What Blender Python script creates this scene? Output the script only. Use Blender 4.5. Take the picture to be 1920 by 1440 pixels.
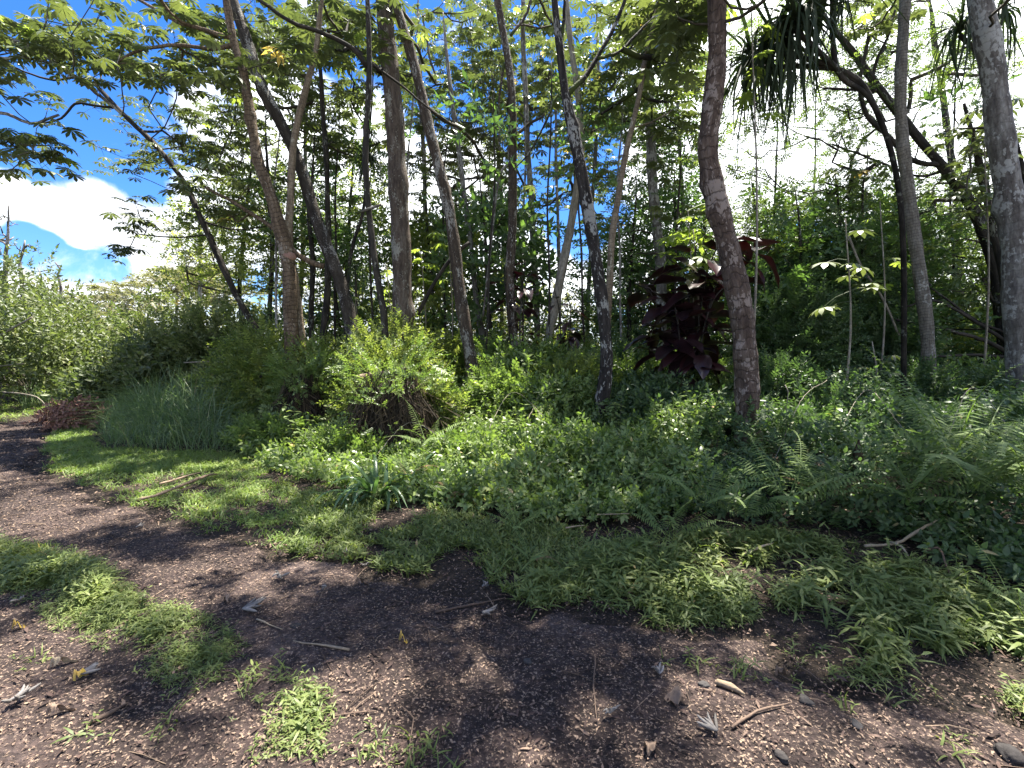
import bpy, math, random
import numpy as np
from mathutils import Vector

for o in list(bpy.data.objects): bpy.data.objects.remove(o)
rng = np.random.default_rng(7)
random.seed(7)
C = bpy.context.scene.collection
scn = bpy.context.scene

# ------------------------------------------------------------------ camera
F = 880.0; CAMZ = 1.55; PITCH = math.radians(-3.9)
cam_d = bpy.data.cameras.new('camera'); cam = bpy.data.objects.new('camera', cam_d); C.objects.link(cam)
cam_d.sensor_width = 36.0; cam_d.lens = 36.0 * F / 1920.0; cam_d.clip_start = 0.05; cam_d.clip_end = 3000
cam.location = (0, 0, CAMZ); cam.rotation_euler = (math.radians(90) + PITCH, 0, 0)
scn.camera = cam

# ------------------------------------------------------------------ light
SUN_EL, SUN_AZ = math.radians(70), math.radians(32)      # azimuth measured to the right of the view (+Y)
sun_d = bpy.data.lights.new('sun', 'SUN'); sun = bpy.data.objects.new('sun', sun_d); C.objects.link(sun)
sun_d.energy = 5.0; sun_d.angle = math.radians(0.55); sun_d.color = (1.0, 0.95, 0.86)
sdir = Vector((math.sin(SUN_AZ) * math.cos(SUN_EL), math.cos(SUN_AZ) * math.cos(SUN_EL), math.sin(SUN_EL)))
sun.rotation_euler = sdir.to_track_quat('Z', 'Y').to_euler()
sun.location = (0, 0, 30)
scn.view_settings.view_transform = 'Standard'; scn.view_settings.look = 'None'
scn.view_settings.exposure = 2.12; scn.view_settings.gamma = 1.0
scn.view_settings.use_curve_mapping = False
cy = scn.cycles
cy.max_bounces = 7; cy.diffuse_bounces = 4; cy.glossy_bounces = 2; cy.transmission_bounces = 4
cy.transparent_max_bounces = 4; cy.caustics_reflective = False; cy.caustics_refractive = False
cy.use_denoising = True

def unit(v):
    v = np.asarray(v, float); return v / np.maximum(np.linalg.norm(v, axis=-1, keepdims=True), 1e-9)
CP, SP = math.cos(PITCH), math.sin(PITCH)
FW = np.array([0, CP, SP]); UP = np.array([0, -SP, CP]); RT = np.array([1.0, 0, 0])
def ray(px, py):
    return FW + RT * ((px - 960) / F) + UP * ((720 - py) / F)
def P(px, py, Y):
    d = ray(px, py); return np.array([0, 0, CAMZ]) + d * (Y / d[1])

def world():
    w = bpy.data.worlds.new('World'); scn.world = w; w.use_nodes = True
    nt = w.node_tree; N = nt.nodes; L = nt.links; N.clear()
    out = N.new('ShaderNodeOutputWorld')
    def math_(op, a, b=None, clamp=False):
        n = N.new('ShaderNodeMath'); n.operation = op; n.use_clamp = clamp
        for i, v in enumerate((a, b)):
            if v is None: continue
            if isinstance(v, (int, float)): n.inputs[i].default_value = v
            else: L.new(v, n.inputs[i])
        return n.outputs[0]
    sky = N.new('ShaderNodeTexSky'); sky.sky_type = 'NISHITA'; sky.sun_disc = False
    sky.sun_elevation = SUN_EL; sky.sun_rotation = SUN_AZ; sky.air_density = 1.0; sky.dust_density = 0.3; sky.ozone_density = 2.2
    bg = N.new('ShaderNodeBackground'); bg.inputs[1].default_value = 0.055
    hs = N.new('ShaderNodeHueSaturation'); hs.inputs['Saturation'].default_value = 1.3
    L.new(sky.outputs[0], hs.inputs['Color']); tn = N.new('ShaderNodeVectorMath'); tn.operation = 'MULTIPLY'; tn.inputs[1].default_value = (.62, .80, 1.12); L.new(hs.outputs[0], tn.inputs[0]); L.new(tn.outputs[0], bg.inputs[0])
    tc = N.new('ShaderNodeTexCoord')
    nz = N.new('ShaderNodeTexNoise'); nz.inputs['Scale'].default_value = 8; nz.inputs['Detail'].default_value = 8; nz.inputs['Roughness'].default_value = .62; nz.inputs['Distortion'].default_value = .3
    L.new(tc.outputs['Generated'], nz.inputs['Vector'])
    blobs = [(10, 385, 3.2, 1), (60, 420, 3.2, 1), (120, 425, 4.2, 1), (190, 400, 3.6, 1), (200, 450, 4.5, 1), (270, 450, 5, 1), (340, 460, 5, 1), (330, 520, 6, 1), (30, 560, 4, .9), (120, 555, 4, .95), (230, 575, 5, 1), (70, 520, 3, .8),
             (440, 230, 6, .9), (530, 210, 8, 1), (530, 300, 10, 1), (610, 300, 12, 1), (430, 420, 7, 1), (430, 330, 4, .9), (640, 430, 13, 1), (760, 480, 11, 1),
             (860, 400, 9, 1), (900, 520, 12, 1), (990, 560, 11, 1), (880, 330, 6, .9), (1040, 520, 5, 1), (1330, 330, 10, 1), (1400, 260, 16, 1.1),
             (1500, 120, 20, 1.2), (1640, 180, 18, 1.2), (1600, -150, 22, 1.2), (1390, 420, 8, 1), (1750, 60, 16, 1), (1850, 250, 14, .9), (1650, 480, 8, .7), (1900, 480, 10, .9),
             (1290, 200, 8, .8), (1340, 80, 9, .8), (-500, 430, 13, .9), (2300, 300, 25, 1.), (700, 250, 5, .8), (1190, 510, 7, 1), (1250, 430, 6, .9)]
    acc = None
    for (px, py, r, a) in blobs:
        d = unit(ray(px, py))
        dp = N.new('ShaderNodeVectorMath'); dp.operation = 'DOT_PRODUCT'; L.new(tc.outputs['Generated'], dp.inputs[0]); dp.inputs[1].default_value = tuple(d)
        mr = N.new('ShaderNodeMapRange'); mr.interpolation_type = 'SMOOTHSTEP'
        mr.inputs['From Min'].default_value = math.cos(math.radians(r * 1.0)); mr.inputs['From Max'].default_value = math.cos(math.radians(r * .25))
        mr.inputs['To Min'].default_value = 0; mr.inputs['To Max'].default_value = a
        L.new(dp.outputs['Value'], mr.inputs['Value'])
        acc = mr.outputs[0] if acc is None else math_('MAXIMUM', acc, mr.outputs[0])
    for (px, py, r, a) in [(62, 455, 2.2, .8), (95, 480, 2.4, .9), (130, 500, 2.0, .8), (205, 492, 2.6, .75), (165, 500, 1.8, .6), (30, 440, 1.8, .6), (620, 120, 4, .5), (1090, 420, 4.5, .8), (1100, 300, 5, .7), (1500, 475, 4, .7)]:
        d = unit(ray(px, py)); dp = N.new('ShaderNodeVectorMath'); dp.operation = 'DOT_PRODUCT'; L.new(tc.outputs['Generated'], dp.inputs[0]); dp.inputs[1].default_value = tuple(d)
        mr = N.new('ShaderNodeMapRange'); mr.interpolation_type = 'SMOOTHSTEP'; mr.inputs['From Min'].default_value = math.cos(math.radians(r)); mr.inputs['From Max'].default_value = math.cos(math.radians(r * .2)); mr.inputs['To Min'].default_value = 0; mr.inputs['To Max'].default_value = a
        L.new(dp.outputs['Value'], mr.inputs['Value']); acc = math_('SUBTRACT', acc, mr.outputs[0])
    # clouds elsewhere, by noise only, behind the camera
    nb = N.new('ShaderNodeTexNoise'); nb.inputs['Scale'].default_value = 1.6; nb.inputs['Detail'].default_value = 3; L.new(tc.outputs['Generated'], nb.inputs['Vector'])
    sep = N.new('ShaderNodeSeparateXYZ'); L.new(tc.outputs['Generated'], sep.inputs[0])
    back = N.new('ShaderNodeMapRange'); back.inputs['From Min'].default_value = .35; back.inputs['From Max'].default_value = -.1; L.new(sep.outputs[1], back.inputs['Value'])
    bb = math_('MULTIPLY', math_('MULTIPLY', math_('SUBTRACT', nb.outputs[0], .38), 3.2, True), back.outputs[0])
    acc = math_('MAXIMUM', acc, bb)
    hz = N.new('ShaderNodeMapRange'); hz.inputs['From Min'].default_value = .20; hz.inputs['From Max'].default_value = .02; hz.inputs['To Min'].default_value = 0; hz.inputs['To Max'].default_value = .85; L.new(sep.outputs[2], hz.inputs['Value']); acc = math_('MAXIMUM', acc, hz.outputs[0])
    v = math_('ADD', acc, math_('MULTIPLY', math_('SUBTRACT', nz.outputs[0], .5), 2.3))
    mk = N.new('ShaderNodeMapRange'); mk.interpolation_type = 'SMOOTHSTEP'; mk.inputs['From Min'].default_value = .24; mk.inputs['From Max'].default_value = .82
    L.new(v, mk.inputs['Value'])
    # cloud brightness: soft billow structure, brighter towards the sun
    sd = N.new('ShaderNodeVectorMath'); sd.operation = 'DOT_PRODUCT'; L.new(tc.outputs['Generated'], sd.inputs[0]); sd.inputs[1].default_value = tuple(sdir)
    sb = N.new('ShaderNodeMapRange'); sb.inputs['From Min'].default_value = .3; sb.inputs['From Max'].default_value = 1; sb.inputs['To Min'].default_value = .42; sb.inputs['To Max'].default_value = 1.1; L.new(sd.outputs['Value'], sb.inputs['Value'])
    n3 = N.new('ShaderNodeTexNoise'); n3.inputs['Scale'].default_value = 9; n3.inputs['Detail'].default_value = 6; L.new(tc.outputs['Generated'], n3.inputs['Vector'])
    st = math_('MULTIPLY', sb.outputs[0], math_('ADD', math_('MULTIPLY', n3.outputs[0], 1.0), .5))
    bc = N.new('ShaderNodeBackground'); bc.inputs[0].default_value = (.93, .96, 1.0, 1); L.new(st, bc.inputs[1])
    mix = N.new('ShaderNodeMixShader'); L.new(mk.outputs[0], mix.inputs[0]); L.new(bg.outputs[0], mix.inputs[1]); L.new(bc.outputs[0], mix.inputs[2])
    L.new(mix.outputs[0], out.inputs[0])
world()

# ------------------------------------------------------------------ numbers
def smooth(a, b, x):
    t = np.clip((np.asarray(x, float) - a) / (b - a), 0, 1); return t * t * (3 - 2 * t)
def vn(x, y, s, seed=0):
    """value noise, 0..1"""
    x = np.asarray(x, float) / s; y = np.asarray(y, float) / s
    xi = np.floor(x).astype(np.int64); yi = np.floor(y).astype(np.int64); fx = x - xi; fy = y - yi
    fx = fx * fx * (3 - 2 * fx); fy = fy * fy * (3 - 2 * fy)
    def hsh(a, b):
        n = (a * 374761393 + b * 668265263 + seed * 974634) & 0x7fffffff
        n = ((n ^ (n >> 13)) * 1274126177) & 0x7fffffff
        return ((n ^ (n >> 16)) & 0xffff) / 65535.0
    return (hsh(xi, yi) * (1 - fx) + hsh(xi + 1, yi) * fx) * (1 - fy) + (hsh(xi, yi + 1) * (1 - fx) + hsh(xi + 1, yi + 1) * fx) * fy
def H(x, y):
    x = np.asarray(x, float); y = np.asarray(y, float)
    s = y + .5 * np.clip(x, -14, 10)
    return .6 * smooth(4.5, 12, s) + .05 * (vn(x, y, 1.3, 3) - .5) * smooth(2, 5, s + 2) + .035 * (vn(x, y, .45, 5) - .5)
def SURF(x, y):
    return H(x, y) + .02 * (vn(x, y, .22, 8) - .3) + .014 * (vn(x, y, .09, 4) - .5) + .004
def G(px, py):
    d = ray(px, py); z = 0.0
    for _ in range(30):
        t = (z - CAMZ) / d[2]; p = d * t
        z = .6 * z + .4 * float(H(p[0], p[1]))
    return np.array([p[0], p[1], float(SURF(p[0], p[1]))])
def inpoly(x, y, poly):
    poly = np.asarray(poly)[:, :2]; ins = np.zeros(np.shape(x), bool); n = len(poly); j = n - 1
    for i in range(n):
        xi, yi = poly[i]; xj, yj = poly[j]
        c = ((yi > y) != (yj > y)) & (x < (xj - xi) * (y - yi) / ((yj - yi) + 1e-12) + xi); ins ^= c; j = i
    return ins
def pdist(x, y, poly):
    poly = np.asarray(poly)[:, :2]; best = np.full(np.shape(x), 1e9); n = len(poly)
    for i in range(n):
        a = poly[i]; b = poly[(i + 1) % n]; ab = b - a
        t = np.clip(((x - a[0]) * ab[0] + (y - a[1]) * ab[1]) / (ab @ ab + 1e-12), 0, 1)
        best = np.minimum(best, np.hypot(x - a[0] - t * ab[0], y - a[1] - t * ab[1]))
    return best
def gp(lst): return np.array([G(a, b)[:2] for a, b in lst])

ROAD = np.vstack([gp([(160, 757), (150, 765), (120, 790), (90, 820), (75, 850), (85, 880), (130, 900), (190, 940), (250, 950), (310, 960), (380, 1005), (480, 1030), (560, 1035),
    (640, 1055), (760, 1080), (850, 1100), (940, 1112), (1000, 1140), (1100, 1165), (1200, 1180), (1330, 1180), (1430, 1180), (1460, 1240), (1600, 1290), (1700, 1330), (1800, 1310), (1920, 1345)]),
    np.array([[2.6, .9], [5, -3], [-9, -3], [-9, 3], [-9.8, 7]]), gp([(0, 797), (60, 783), (110, 772), (140, 762)]), np.array([[-15, 18.5], [-14.0, 18.5]])])
STRIP = gp([(-120, 1000), (0, 1010), (60, 1015), (130, 1045), (270, 1085), (320, 1130), (400, 1160), (470, 1210), (480, 1265), (600, 1290), (655, 1350), (660, 1470), (500, 1470), (420, 1350), (300, 1290), (190, 1225), (95, 1190), (75, 1150), (0, 1120), (-140, 1110)])
VERGE = gp([(165, 762), (120, 790), (90, 820), (75, 850), (85, 880), (130, 900), (190, 940), (250, 950), (310, 965), (380, 1010), (480, 1035), (570, 1040), (640, 1010), (610, 950), (520, 890), (480, 850), (330, 845), (200, 840), (170, 790)])
FARV = np.vstack([gp([(-200, 850), (0, 797), (60, 783), (110, 772), (160, 757), (150, 738), (0, 750)]), np.array([[-16, 10]])])
SPARSE = gp([(540, 1035), (640, 1055), (760, 1080), (850, 1100), (940, 1112), (1000, 1140), (1250, 1120), (1250, 1010), (1000, 985), (860, 965), (720, 940), (600, 930), (520, 900), (560, 980)])
HERB = np.vstack([gp([(920, 1100), (1000, 1142), (1100, 1168), (1200, 1182), (1330, 1182), (1430, 1180), (1460, 1240), (1600, 1290), (1700, 1330), (1800, 1310), (1920, 1345), (2050, 1420)]), np.array([[3.6, 1.2], [4.5, 3.4]]), gp([(1900, 1120), (1700, 1040), (1500, 1000), (1300, 990), (1200, 1010), (1080, 1020), (980, 1050)])])
UNDER = np.vstack([gp([(440, 800), (470, 860), (560, 900), (640, 925), (720, 935), (860, 960), (1000, 985), (1150, 985), (1300, 975), (1450, 985), (1600, 1005), (1700, 1040), (1850, 1100), (1950, 1150)]),
    np.array([[6, 3], [13, 7], [16, 20], [-9, 20], [-9, 13]])])
TALLG = gp([(185, 800), (200, 842), (330, 850), (470, 855), (500, 820), (470, 770), (420, 745), (230, 748), (190, 765)])

# ------------------------------------------------------------------ meshes
def mesh_from(name, V, T, mats, rnd=None, vec=None, mi=None, smooth_=False):
    V = np.ascontiguousarray(V, np.float32); T = np.ascontiguousarray(T, np.int32)
    me = bpy.data.meshes.new(name)
    me.vertices.add(len(V)); me.vertices.foreach_set('co', V.ravel())
    me.loops.add(T.size); me.polygons.add(len(T))
    me.polygons.foreach_set('loop_start', np.arange(0, T.size, T.shape[1], dtype=np.int32))
    me.loops.foreach_set('vertex_index', T.ravel())
    if smooth_: me.polygons.foreach_set('use_smooth', np.ones(len(T), bool))
    if mi is not None: me.polygons.foreach_set('material_index', np.asarray(mi, np.int32))
    me.update(calc_edges=True)
    if rnd is not None: me.attributes.new('rnd', 'FLOAT', 'POINT').data.foreach_set('value', np.asarray(rnd, np.float32))
    if vec is not None: me.attributes.new('bark', 'FLOAT_VECTOR', 'POINT').data.foreach_set('vector', np.ascontiguousarray(vec, np.float32).ravel())
    for m in (mats if isinstance(mats, (list, tuple)) else [mats]): me.materials.append(m)
    return me
def obj(name, me, parent=None, loc=None, rot=None, scale=None):
    o = bpy.data.objects.new(name, me); C.objects.link(o)
    if parent is not None: o.parent = parent
    if loc is not None: o.location = [float(v) for v in loc]
    if rot is not None: o.rotation_euler = rot
    if scale is not None: o.scale = scale if isinstance(scale, (tuple, list)) else (scale,) * 3
    return o
def tag(o, label=None, cat=None, group=None, kind=None):
    if label: o['label'] = label
    if cat: o['category'] = cat
    if group: o['group'] = group
    if kind: o['kind'] = kind
    return o
def root(name, loc, label, cat, group=None):
    o = bpy.data.objects.new(name, None); C.objects.link(o); o.location = [float(v) for v in loc]; o.empty_display_size = .2
    return tag(o, label, cat, group)
class Acc:
    """collects triangles of one part"""
    def __init__(s): s.V = []; s.T = []; s.R = []; s.B = []; s.n = 0
    def add(s, V, T, rnd=None, vec=None):
        V = np.asarray(V, float); s.V.append(V); s.T.append(np.asarray(T, int) + s.n); s.n += len(V)
        s.R.append(np.full(len(V), rng.random()) if rnd is None else rnd); s.B.append(np.zeros((len(V), 3)) if vec is None else vec)
    def mesh(s, name, mats, off=(0, 0, 0), smooth_=False):
        V = np.vstack(s.V) - np.asarray(off, float)
        return mesh_from(name, V, np.vstack(s.T), mats, np.concatenate(s.R), np.vstack(s.B), smooth_=smooth_)
def tube(pts, rad, sides=8, cap=True, l0=0.0):
    pts = np.asarray(pts, float); rad = np.asarray(rad, float); n = len(pts)
    t = unit(np.gradient(pts, axis=0)); ln = np.concatenate([[0], np.cumsum(np.linalg.norm(np.diff(pts, axis=0), axis=1))]) + l0
    m = np.abs(t).mean(0); ref = np.eye(3)[int(np.argmin(m))]
    a = unit(np.cross(t, ref)); b = np.cross(t, a)
    th = np.arange(sides) / sides * 2 * math.pi
    cs, sn = np.cos(th), np.sin(th)
    V = pts[:, None] + rad[:, None, None] * (cs[None, :, None] * a[:, None] + sn[None, :, None] * b[:, None])
    R = float(rad.max())
    vec = np.stack([np.broadcast_to(cs * R, (n, sides)), np.broadcast_to(sn * R, (n, sides)), np.broadcast_to(ln[:, None], (n, sides))], -1)
    i = np.arange(n - 1)[:, None] * sides; j = np.arange(sides)[None]; k = (j + 1) % sides
    q = np.stack([i + j, i + k, i + sides + k, i + sides + j], -1).reshape(-1, 4)
    T = np.vstack([q[:, [0, 1, 2]], q[:, [0, 2, 3]]])
    V = V.reshape(-1, 3); vec = vec.reshape(-1, 3)
    if cap:
        V = np.vstack([V, pts[-1:], pts[:1]]); vec = np.vstack([vec, [[0, 0, ln[-1]]], [[0, 0, ln[0]]]]); e = (n - 1) * sides; c = n * sides
        jj = np.arange(sides); kk = (jj + 1) % sides
        T = np.vstack([T, np.stack([e + jj, e + kk, np.full(sides, c)], -1), np.stack([kk, jj, np.full(sides, c + 1)], -1)])
    return V, T, vec
def crom(pts, step):
    """Catmull-Rom through rows (x,y,z,r...) at a spacing"""
    p = np.asarray(pts, float); p = np.vstack([2 * p[0] - p[1], p, 2 * p[-1] - p[-2]]); out = []
    for i in range(1, len(p) - 2):
        k = max(1, int(np.linalg.norm((p[i + 1] - p[i])[:3]) / step))
        for t in np.arange(k) / k:
            out.append(.5 * ((2 * p[i]) + (-p[i - 1] + p[i + 1]) * t + (2 * p[i - 1] - 5 * p[i] + 4 * p[i + 1] - p[i + 2]) * t * t + (-p[i - 1] + 3 * p[i] - 3 * p[i + 1] + p[i + 2]) * t ** 3))
    out.append(p[-2]); return np.array(out)
def basis(ax, roll=.5, up=(0, 0, 1)):
    """columns x,y,z: z along ax, y as near to up as can be"""
    ax = unit(ax); up = np.broadcast_to(np.asarray(up, float), ax.shape) + rng.normal(0, .08, ax.shape)
    y = unit(up - (up * ax).sum(1, keepdims=True) * ax); x = np.cross(y, ax)
    r = rng.normal(0, roll, len(ax))[:, None]
    x2 = x * np.cos(r) + y * np.sin(r); y2 = -x * np.sin(r) + y * np.cos(r)
    return np.stack([x2, y2, ax], -1)
def scatter(protos, loc, M, sc, rnd=None):
    """protos: list of (V,T,lid). returns one V,T,rnd"""
    n = len(loc); pick = rng.integers(0, len(protos), n); Vs = []; Ts = []; Rs = []; off = 0
    ir = rng.random(n) if rnd is None else rnd
    for k, (pv, pt, lid) in enumerate(protos):
        s = np.where(pick == k)[0]
        if len(s) == 0: continue
        V = np.einsum('nij,kj->nki', M[s], pv) * np.asarray(sc)[s][:, None, None] + loc[s][:, None]
        T = pt[None] + (np.arange(len(s)) * len(pv))[:, None, None] + off
        Vs.append(V.reshape(-1, 3)); Ts.append(T.reshape(-1, 3)); off += len(s) * len(pv)
        Rs.append(np.clip(ir[s][:, None] * .62 + lid[None] * .38, 0, 1).ravel())
    return np.vstack(Vs), np.vstack(Ts), np.concatenate(Rs)

# ------------------------------------------------------------------ small shapes (leaves, sprigs, blades)
class Pro:
    def __init__(s): s.V = []; s.T = []; s.L = []
    def leaf4(s, b, d, nrm, L, W, fold=.25, lid=None):
        b = np.asarray(b, float); d = unit(d); nrm = np.asarray(nrm, float); sd = unit(np.cross(d, nrm)); nn = np.cross(sd, d); k = len(s.V)
        s.V += [b, b + d * L * .42 + sd * W / 2 + nn * fold * W, b + d * L * .42 - sd * W / 2 + nn * fold * W, b + d * L]
        s.T += [(k, k + 1, k + 3), (k, k + 3, k + 2)]; s.L += [random.random() if lid is None else lid] * 4
    def leaf6(s, b, d, nrm, L, W, droop=.25, lid=None, fat=.35):
        b = np.asarray(b, float); d = unit(d); nrm = np.asarray(nrm, float); sd = unit(np.cross(d, nrm)); nn = np.cross(sd, d); k = len(s.V)
        def c(t): return b + d * L * t - nn * droop * L * t * t
        s.V += [c(0), c(.32) + sd * W / 2, c(.32) - sd * W / 2, c(.68) + sd * W * fat, c(.68) - sd * W * fat, c(1)]
        s.T += [(k, k + 1, k + 2), (k + 1, k + 3, k + 4), (k + 1, k + 4, k + 2), (k + 3, k + 5, k + 4)]
        s.L += [random.random() if lid is None else lid] * 6
    def ribbon(s, pts, w, nrm=(0, 1, 0), lid=None):
        pts = np.asarray(pts, float); w = np.broadcast_to(w, len(pts)); t = unit(np.gradient(pts, axis=0)); sd = unit(np.cross(t, np.asarray(nrm, float))); k = len(s.V)
        for i in range(len(pts)): s.V += [pts[i] + sd[i] * w[i] / 2, pts[i] - sd[i] * w[i] / 2]
        for i in range(len(pts) - 1): s.T += [(k + 2 * i, k + 2 * i + 1, k + 2 * i + 3), (k + 2 * i, k + 2 * i + 3, k + 2 * i + 2)]
        s.L += [random.random() if lid is None else lid] * (2 * len(pts))
    def tubes(s, pts, r, sides=3, lid=.5):
        V, T, _ = tube(pts, np.broadcast_to(r, len(pts)), sides, False); k = len(s.V)
        s.V += list(V); s.T += [tuple(int(a) + k for a in t) for t in T]; s.L += [lid] * len(V)
    def get(s): return np.array(s.V, float), np.array(s.T, int), np.array(s.L, float)
def sprig(n, L, leafL, leafW, flat=True, six=False, stem=.004, bend=.1):
    p = Pro(); b1, b2 = random.uniform(-bend, bend), random.uniform(-bend, bend)
    def c(t): return np.array([b1 * L * t * t, b2 * L * t * t, L * t])
    p.ribbon([c(0), c(.5), c(1)], stem, lid=.3)
    for i in range(n):
        t = .15 + .85 * (i + .5) / n; a = (0 if i % 2 else math.pi) + random.uniform(-.4, .4) if flat else i * 2.4 + random.uniform(-.3, .3)
        if i == n - 1: d = np.array([0, 0, 1.0])
        else: d = np.array([math.cos(a), math.sin(a) * .9 if not flat else random.uniform(-.25, .25), random.uniform(.3, .9)])
        nrm = np.array([0, 1.0, 0]) if flat else unit(np.array([0, .3, 1.0]) + rng.normal(0, .3, 3))
        l = leafL * random.uniform(.75, 1.15)
        (p.leaf6 if six else p.leaf4)(c(t), d, nrm + rng.normal(0, .2, 3), l, leafW * l / leafL)
    return p.get()
def blade(L, W, seg=3, arch=.6):
    p = Pro(); t = np.linspace(0, 1, seg + 1); a = arch * random.uniform(.5, 1.4)
    pts = np.stack([L * a * t ** 2 * .8, 0 * t, L * (t - .35 * a * t ** 2.2)], -1)
    w = W * np.array([.7, 1, .8, .55, .3, .1])[np.linspace(0, 5, seg + 1).round().astype(int)]
    p.ribbon(pts, w, nrm=(0.2, 0, 1) if arch > 5 else (1, .1, .2)); return p.get()
def merge(ps):
    V = []; T = []; L = []; n = 0
    for v, t, l in ps: V.append(v); T.append(t + n); L.append(l); n += len(v)
    return np.vstack(V), np.vstack(T), np.concatenate(L)
def tf(p, rz=0, tilt=0, loc=(0, 0, 0), s=1):
    v, t, l = p; v = v * s; ct, st = math.cos(tilt), math.sin(tilt); v = np.stack([v[:, 0] * ct + v[:, 2] * st, v[:, 1], -v[:, 0] * st + v[:, 2] * ct], -1)
    c, q = math.cos(rz), math.sin(rz); v = np.stack([v[:, 0] * c - v[:, 1] * q, v[:, 0] * q + v[:, 1] * c, v[:, 2]], -1) + np.asarray(loc); return v, t, l
def tuft(n, L, W, seg=3, arch=.6, spread=.5, rad=.03):
    return merge([tf(blade(L * random.uniform(.5, 1.1), W, seg, arch), random.uniform(0, 6.28), random.uniform(0, spread), (random.uniform(-rad, rad), random.uniform(-rad, rad), 0)) for _ in range(n)])
def herb(n=7, L=.08, W=.018, h=.10, six=True):
    """basket grass: a creeping stem with short lance leaves"""
    p = Pro(); ln = random.uniform(.6, 1.2) * h; az = random.uniform(0, 6.28); lean = random.uniform(.1, .8)
    def c(t): return np.array([math.cos(az) * lean * ln * t * t * 1.3, math.sin(az) * lean * ln * t * t * 1.3, ln * t * (1 - .3 * lean * t)])
    p.ribbon([c(0), c(.5), c(1)], .003, lid=.2)
    for i in range(n):
        a = i * 2.5 + random.uniform(-.5, .5); t = .2 + .8 * i / (n - 1); up_ = random.uniform(.15, .75)
        d = np.array([math.cos(a), math.sin(a), up_]); l = L * random.uniform(.6, 1.2)
        if six: p.leaf6(c(t), d, (-math.cos(a) * .3, -math.sin(a) * .3, 1), l, W * random.uniform(.7, 1.2), droop=random.uniform(.25, .7), fat=.36)
        else: p.leaf4(c(t), d, (-math.cos(a) * .3, -math.sin(a) * .3, 1), l, W * random.uniform(.7, 1.2), -.3)
    return p.get()
def palm_leaf(R=.22, elev=.5, pet=.30, lobes=9, droop=.35, slim=1.0):
    """hand-shaped leaf: petiole along +X, blade at its end"""
    p = Pro(); e = np.array([math.cos(elev), 0, math.sin(elev)]) * pet; e[2] -= .04
    p.tubes([np.zeros(3), e * .5 + np.array([0, 0, .03]), e], [.006, .004, .003], 3, .15)
    tilt = random.uniform(-.25, .35)
    for i in range(lobes):
        a = -math.pi + 2 * math.pi * (i + .5) / lobes; r = R * (1.0 - .35 * abs(a) / math.pi) * random.uniform(.92, 1.06); w = R * .155 * slim * random.uniform(.9, 1.1); dr = droop * random.uniform(.7, 1.5)
        def c(t, s):
            x = math.cos(a) * r * t - math.sin(a) * s; y = math.sin(a) * r * t + math.cos(a) * s
            return e + np.array([x, y, -dr * r * t * t + x * -tilt + (abs(s) * .25)])
        k = len(p.V); p.V += [c(0, 0), c(.38, w * .72), c(.38, -w * .72), c(.74, w), c(.74, -w), c(1, 0)]
        p.T += [(k, k + 2, k + 1), (k + 1, k + 2, k + 4), (k + 1, k + 4, k + 3), (k + 3, k + 4, k + 5)]; p.L += [.5 + .2 * random.random()] * 6
    return p.get()
def frond(L=.8, n=24, pin=.13, arch=.55, up_=.9):
    p = Pro(); t = np.linspace(0, 1, 9)
    side = random.uniform(-.25, .25)
    def c(t): return np.array([L * t * (1 - .1 * t), side * L * t * t, L * (up_ * t - arch * t * t)])
    p.ribbon([c(a) for a in t], np.linspace(.008, .002, 9), nrm=(0, 0, 1), lid=.1)
    for i in range(n):
        u = .14 + .85 * i / (n - 1); l = pin * math.sin(min(1, .32 + u * 1.0) * math.pi) ** .7 * (1 - .25 * u) + .012; w = L / n * .62
        for s in (-1, 1):
            if random.random() < .04: continue
            d = np.array([.28 + 2 * side * u * s * -1 + random.uniform(-.08, .08), s, -.14 + random.uniform(-.14, .12)])
            p.leaf6(c(u), d, (0.1, 0, 1), l * random.uniform(.93, 1.05), w, droop=.18, lid=.3 + .5 * random.random() * .5 + u * .2, fat=.33)
    return p.get()
def strap(L=.5, W=.035, arch=.5, seg=7, up_=.9):
    p = Pro(); k = 0; t = np.linspace(0, 1, seg + 1)
    c = np.stack([L * t * .75, 0 * t, L * (up_ * t - arch * 1.1 * t ** 2.2)], -1)
    w = W * np.array([.8, 1, 1, .95, .85, .7, .45, .06])[np.linspace(0, 7, seg + 1).round().astype(int)]
    for i in range(seg + 1): p.V += [c[i] + [0, w[i] / 2, w[i] * .22], c[i], c[i] + [0, -w[i] / 2, w[i] * .22]]
    for i in range(seg):
        a = 3 * i
        p.T += [(a, a + 1, a + 4), (a, a + 4, a + 3), (a + 1, a + 2, a + 5), (a + 1, a + 5, a + 4)]
    p.L += [.5] * len(p.V); return p.get()
def ovate(L=.4, W=.26, droop=.25, pet=.12, seg=6):
    p = Pro(); p.tubes([(0, 0, 0), (pet * .5, 0, .02), (pet, 0, 0.0)], [.007, .006, .005], 4, .1)
    t = np.linspace(0, 1, seg + 1); w = W / 2 * np.sin(np.pi * np.clip(t, 0, 1) ** .8) ** .75; w[0] = .01; w[-1] = .002; k = len(p.V)
    for i in range(seg + 1):
        x = pet + L * t[i]; z = -droop * L * t[i] ** 2; wav = .012 * math.sin(i * 2.1)
        p.V += [(x, w[i], z + w[i] * .28 + wav), (x, w[i] * .5, z + w[i] * .1), (x, 0, z), (x, -w[i] * .5, z + w[i] * .1), (x, -w[i], z + w[i] * .28 - wav)]
    for i in range(seg):
        for j in range(4):
            a = k + 5 * i + j; p.T += [(a, a + 1, a + 6), (a, a + 6, a + 5)]
    p.L += [.5] * (5 * (seg + 1)); return np.array(p.V, float), np.array(p.T), np.array(p.L)

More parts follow.
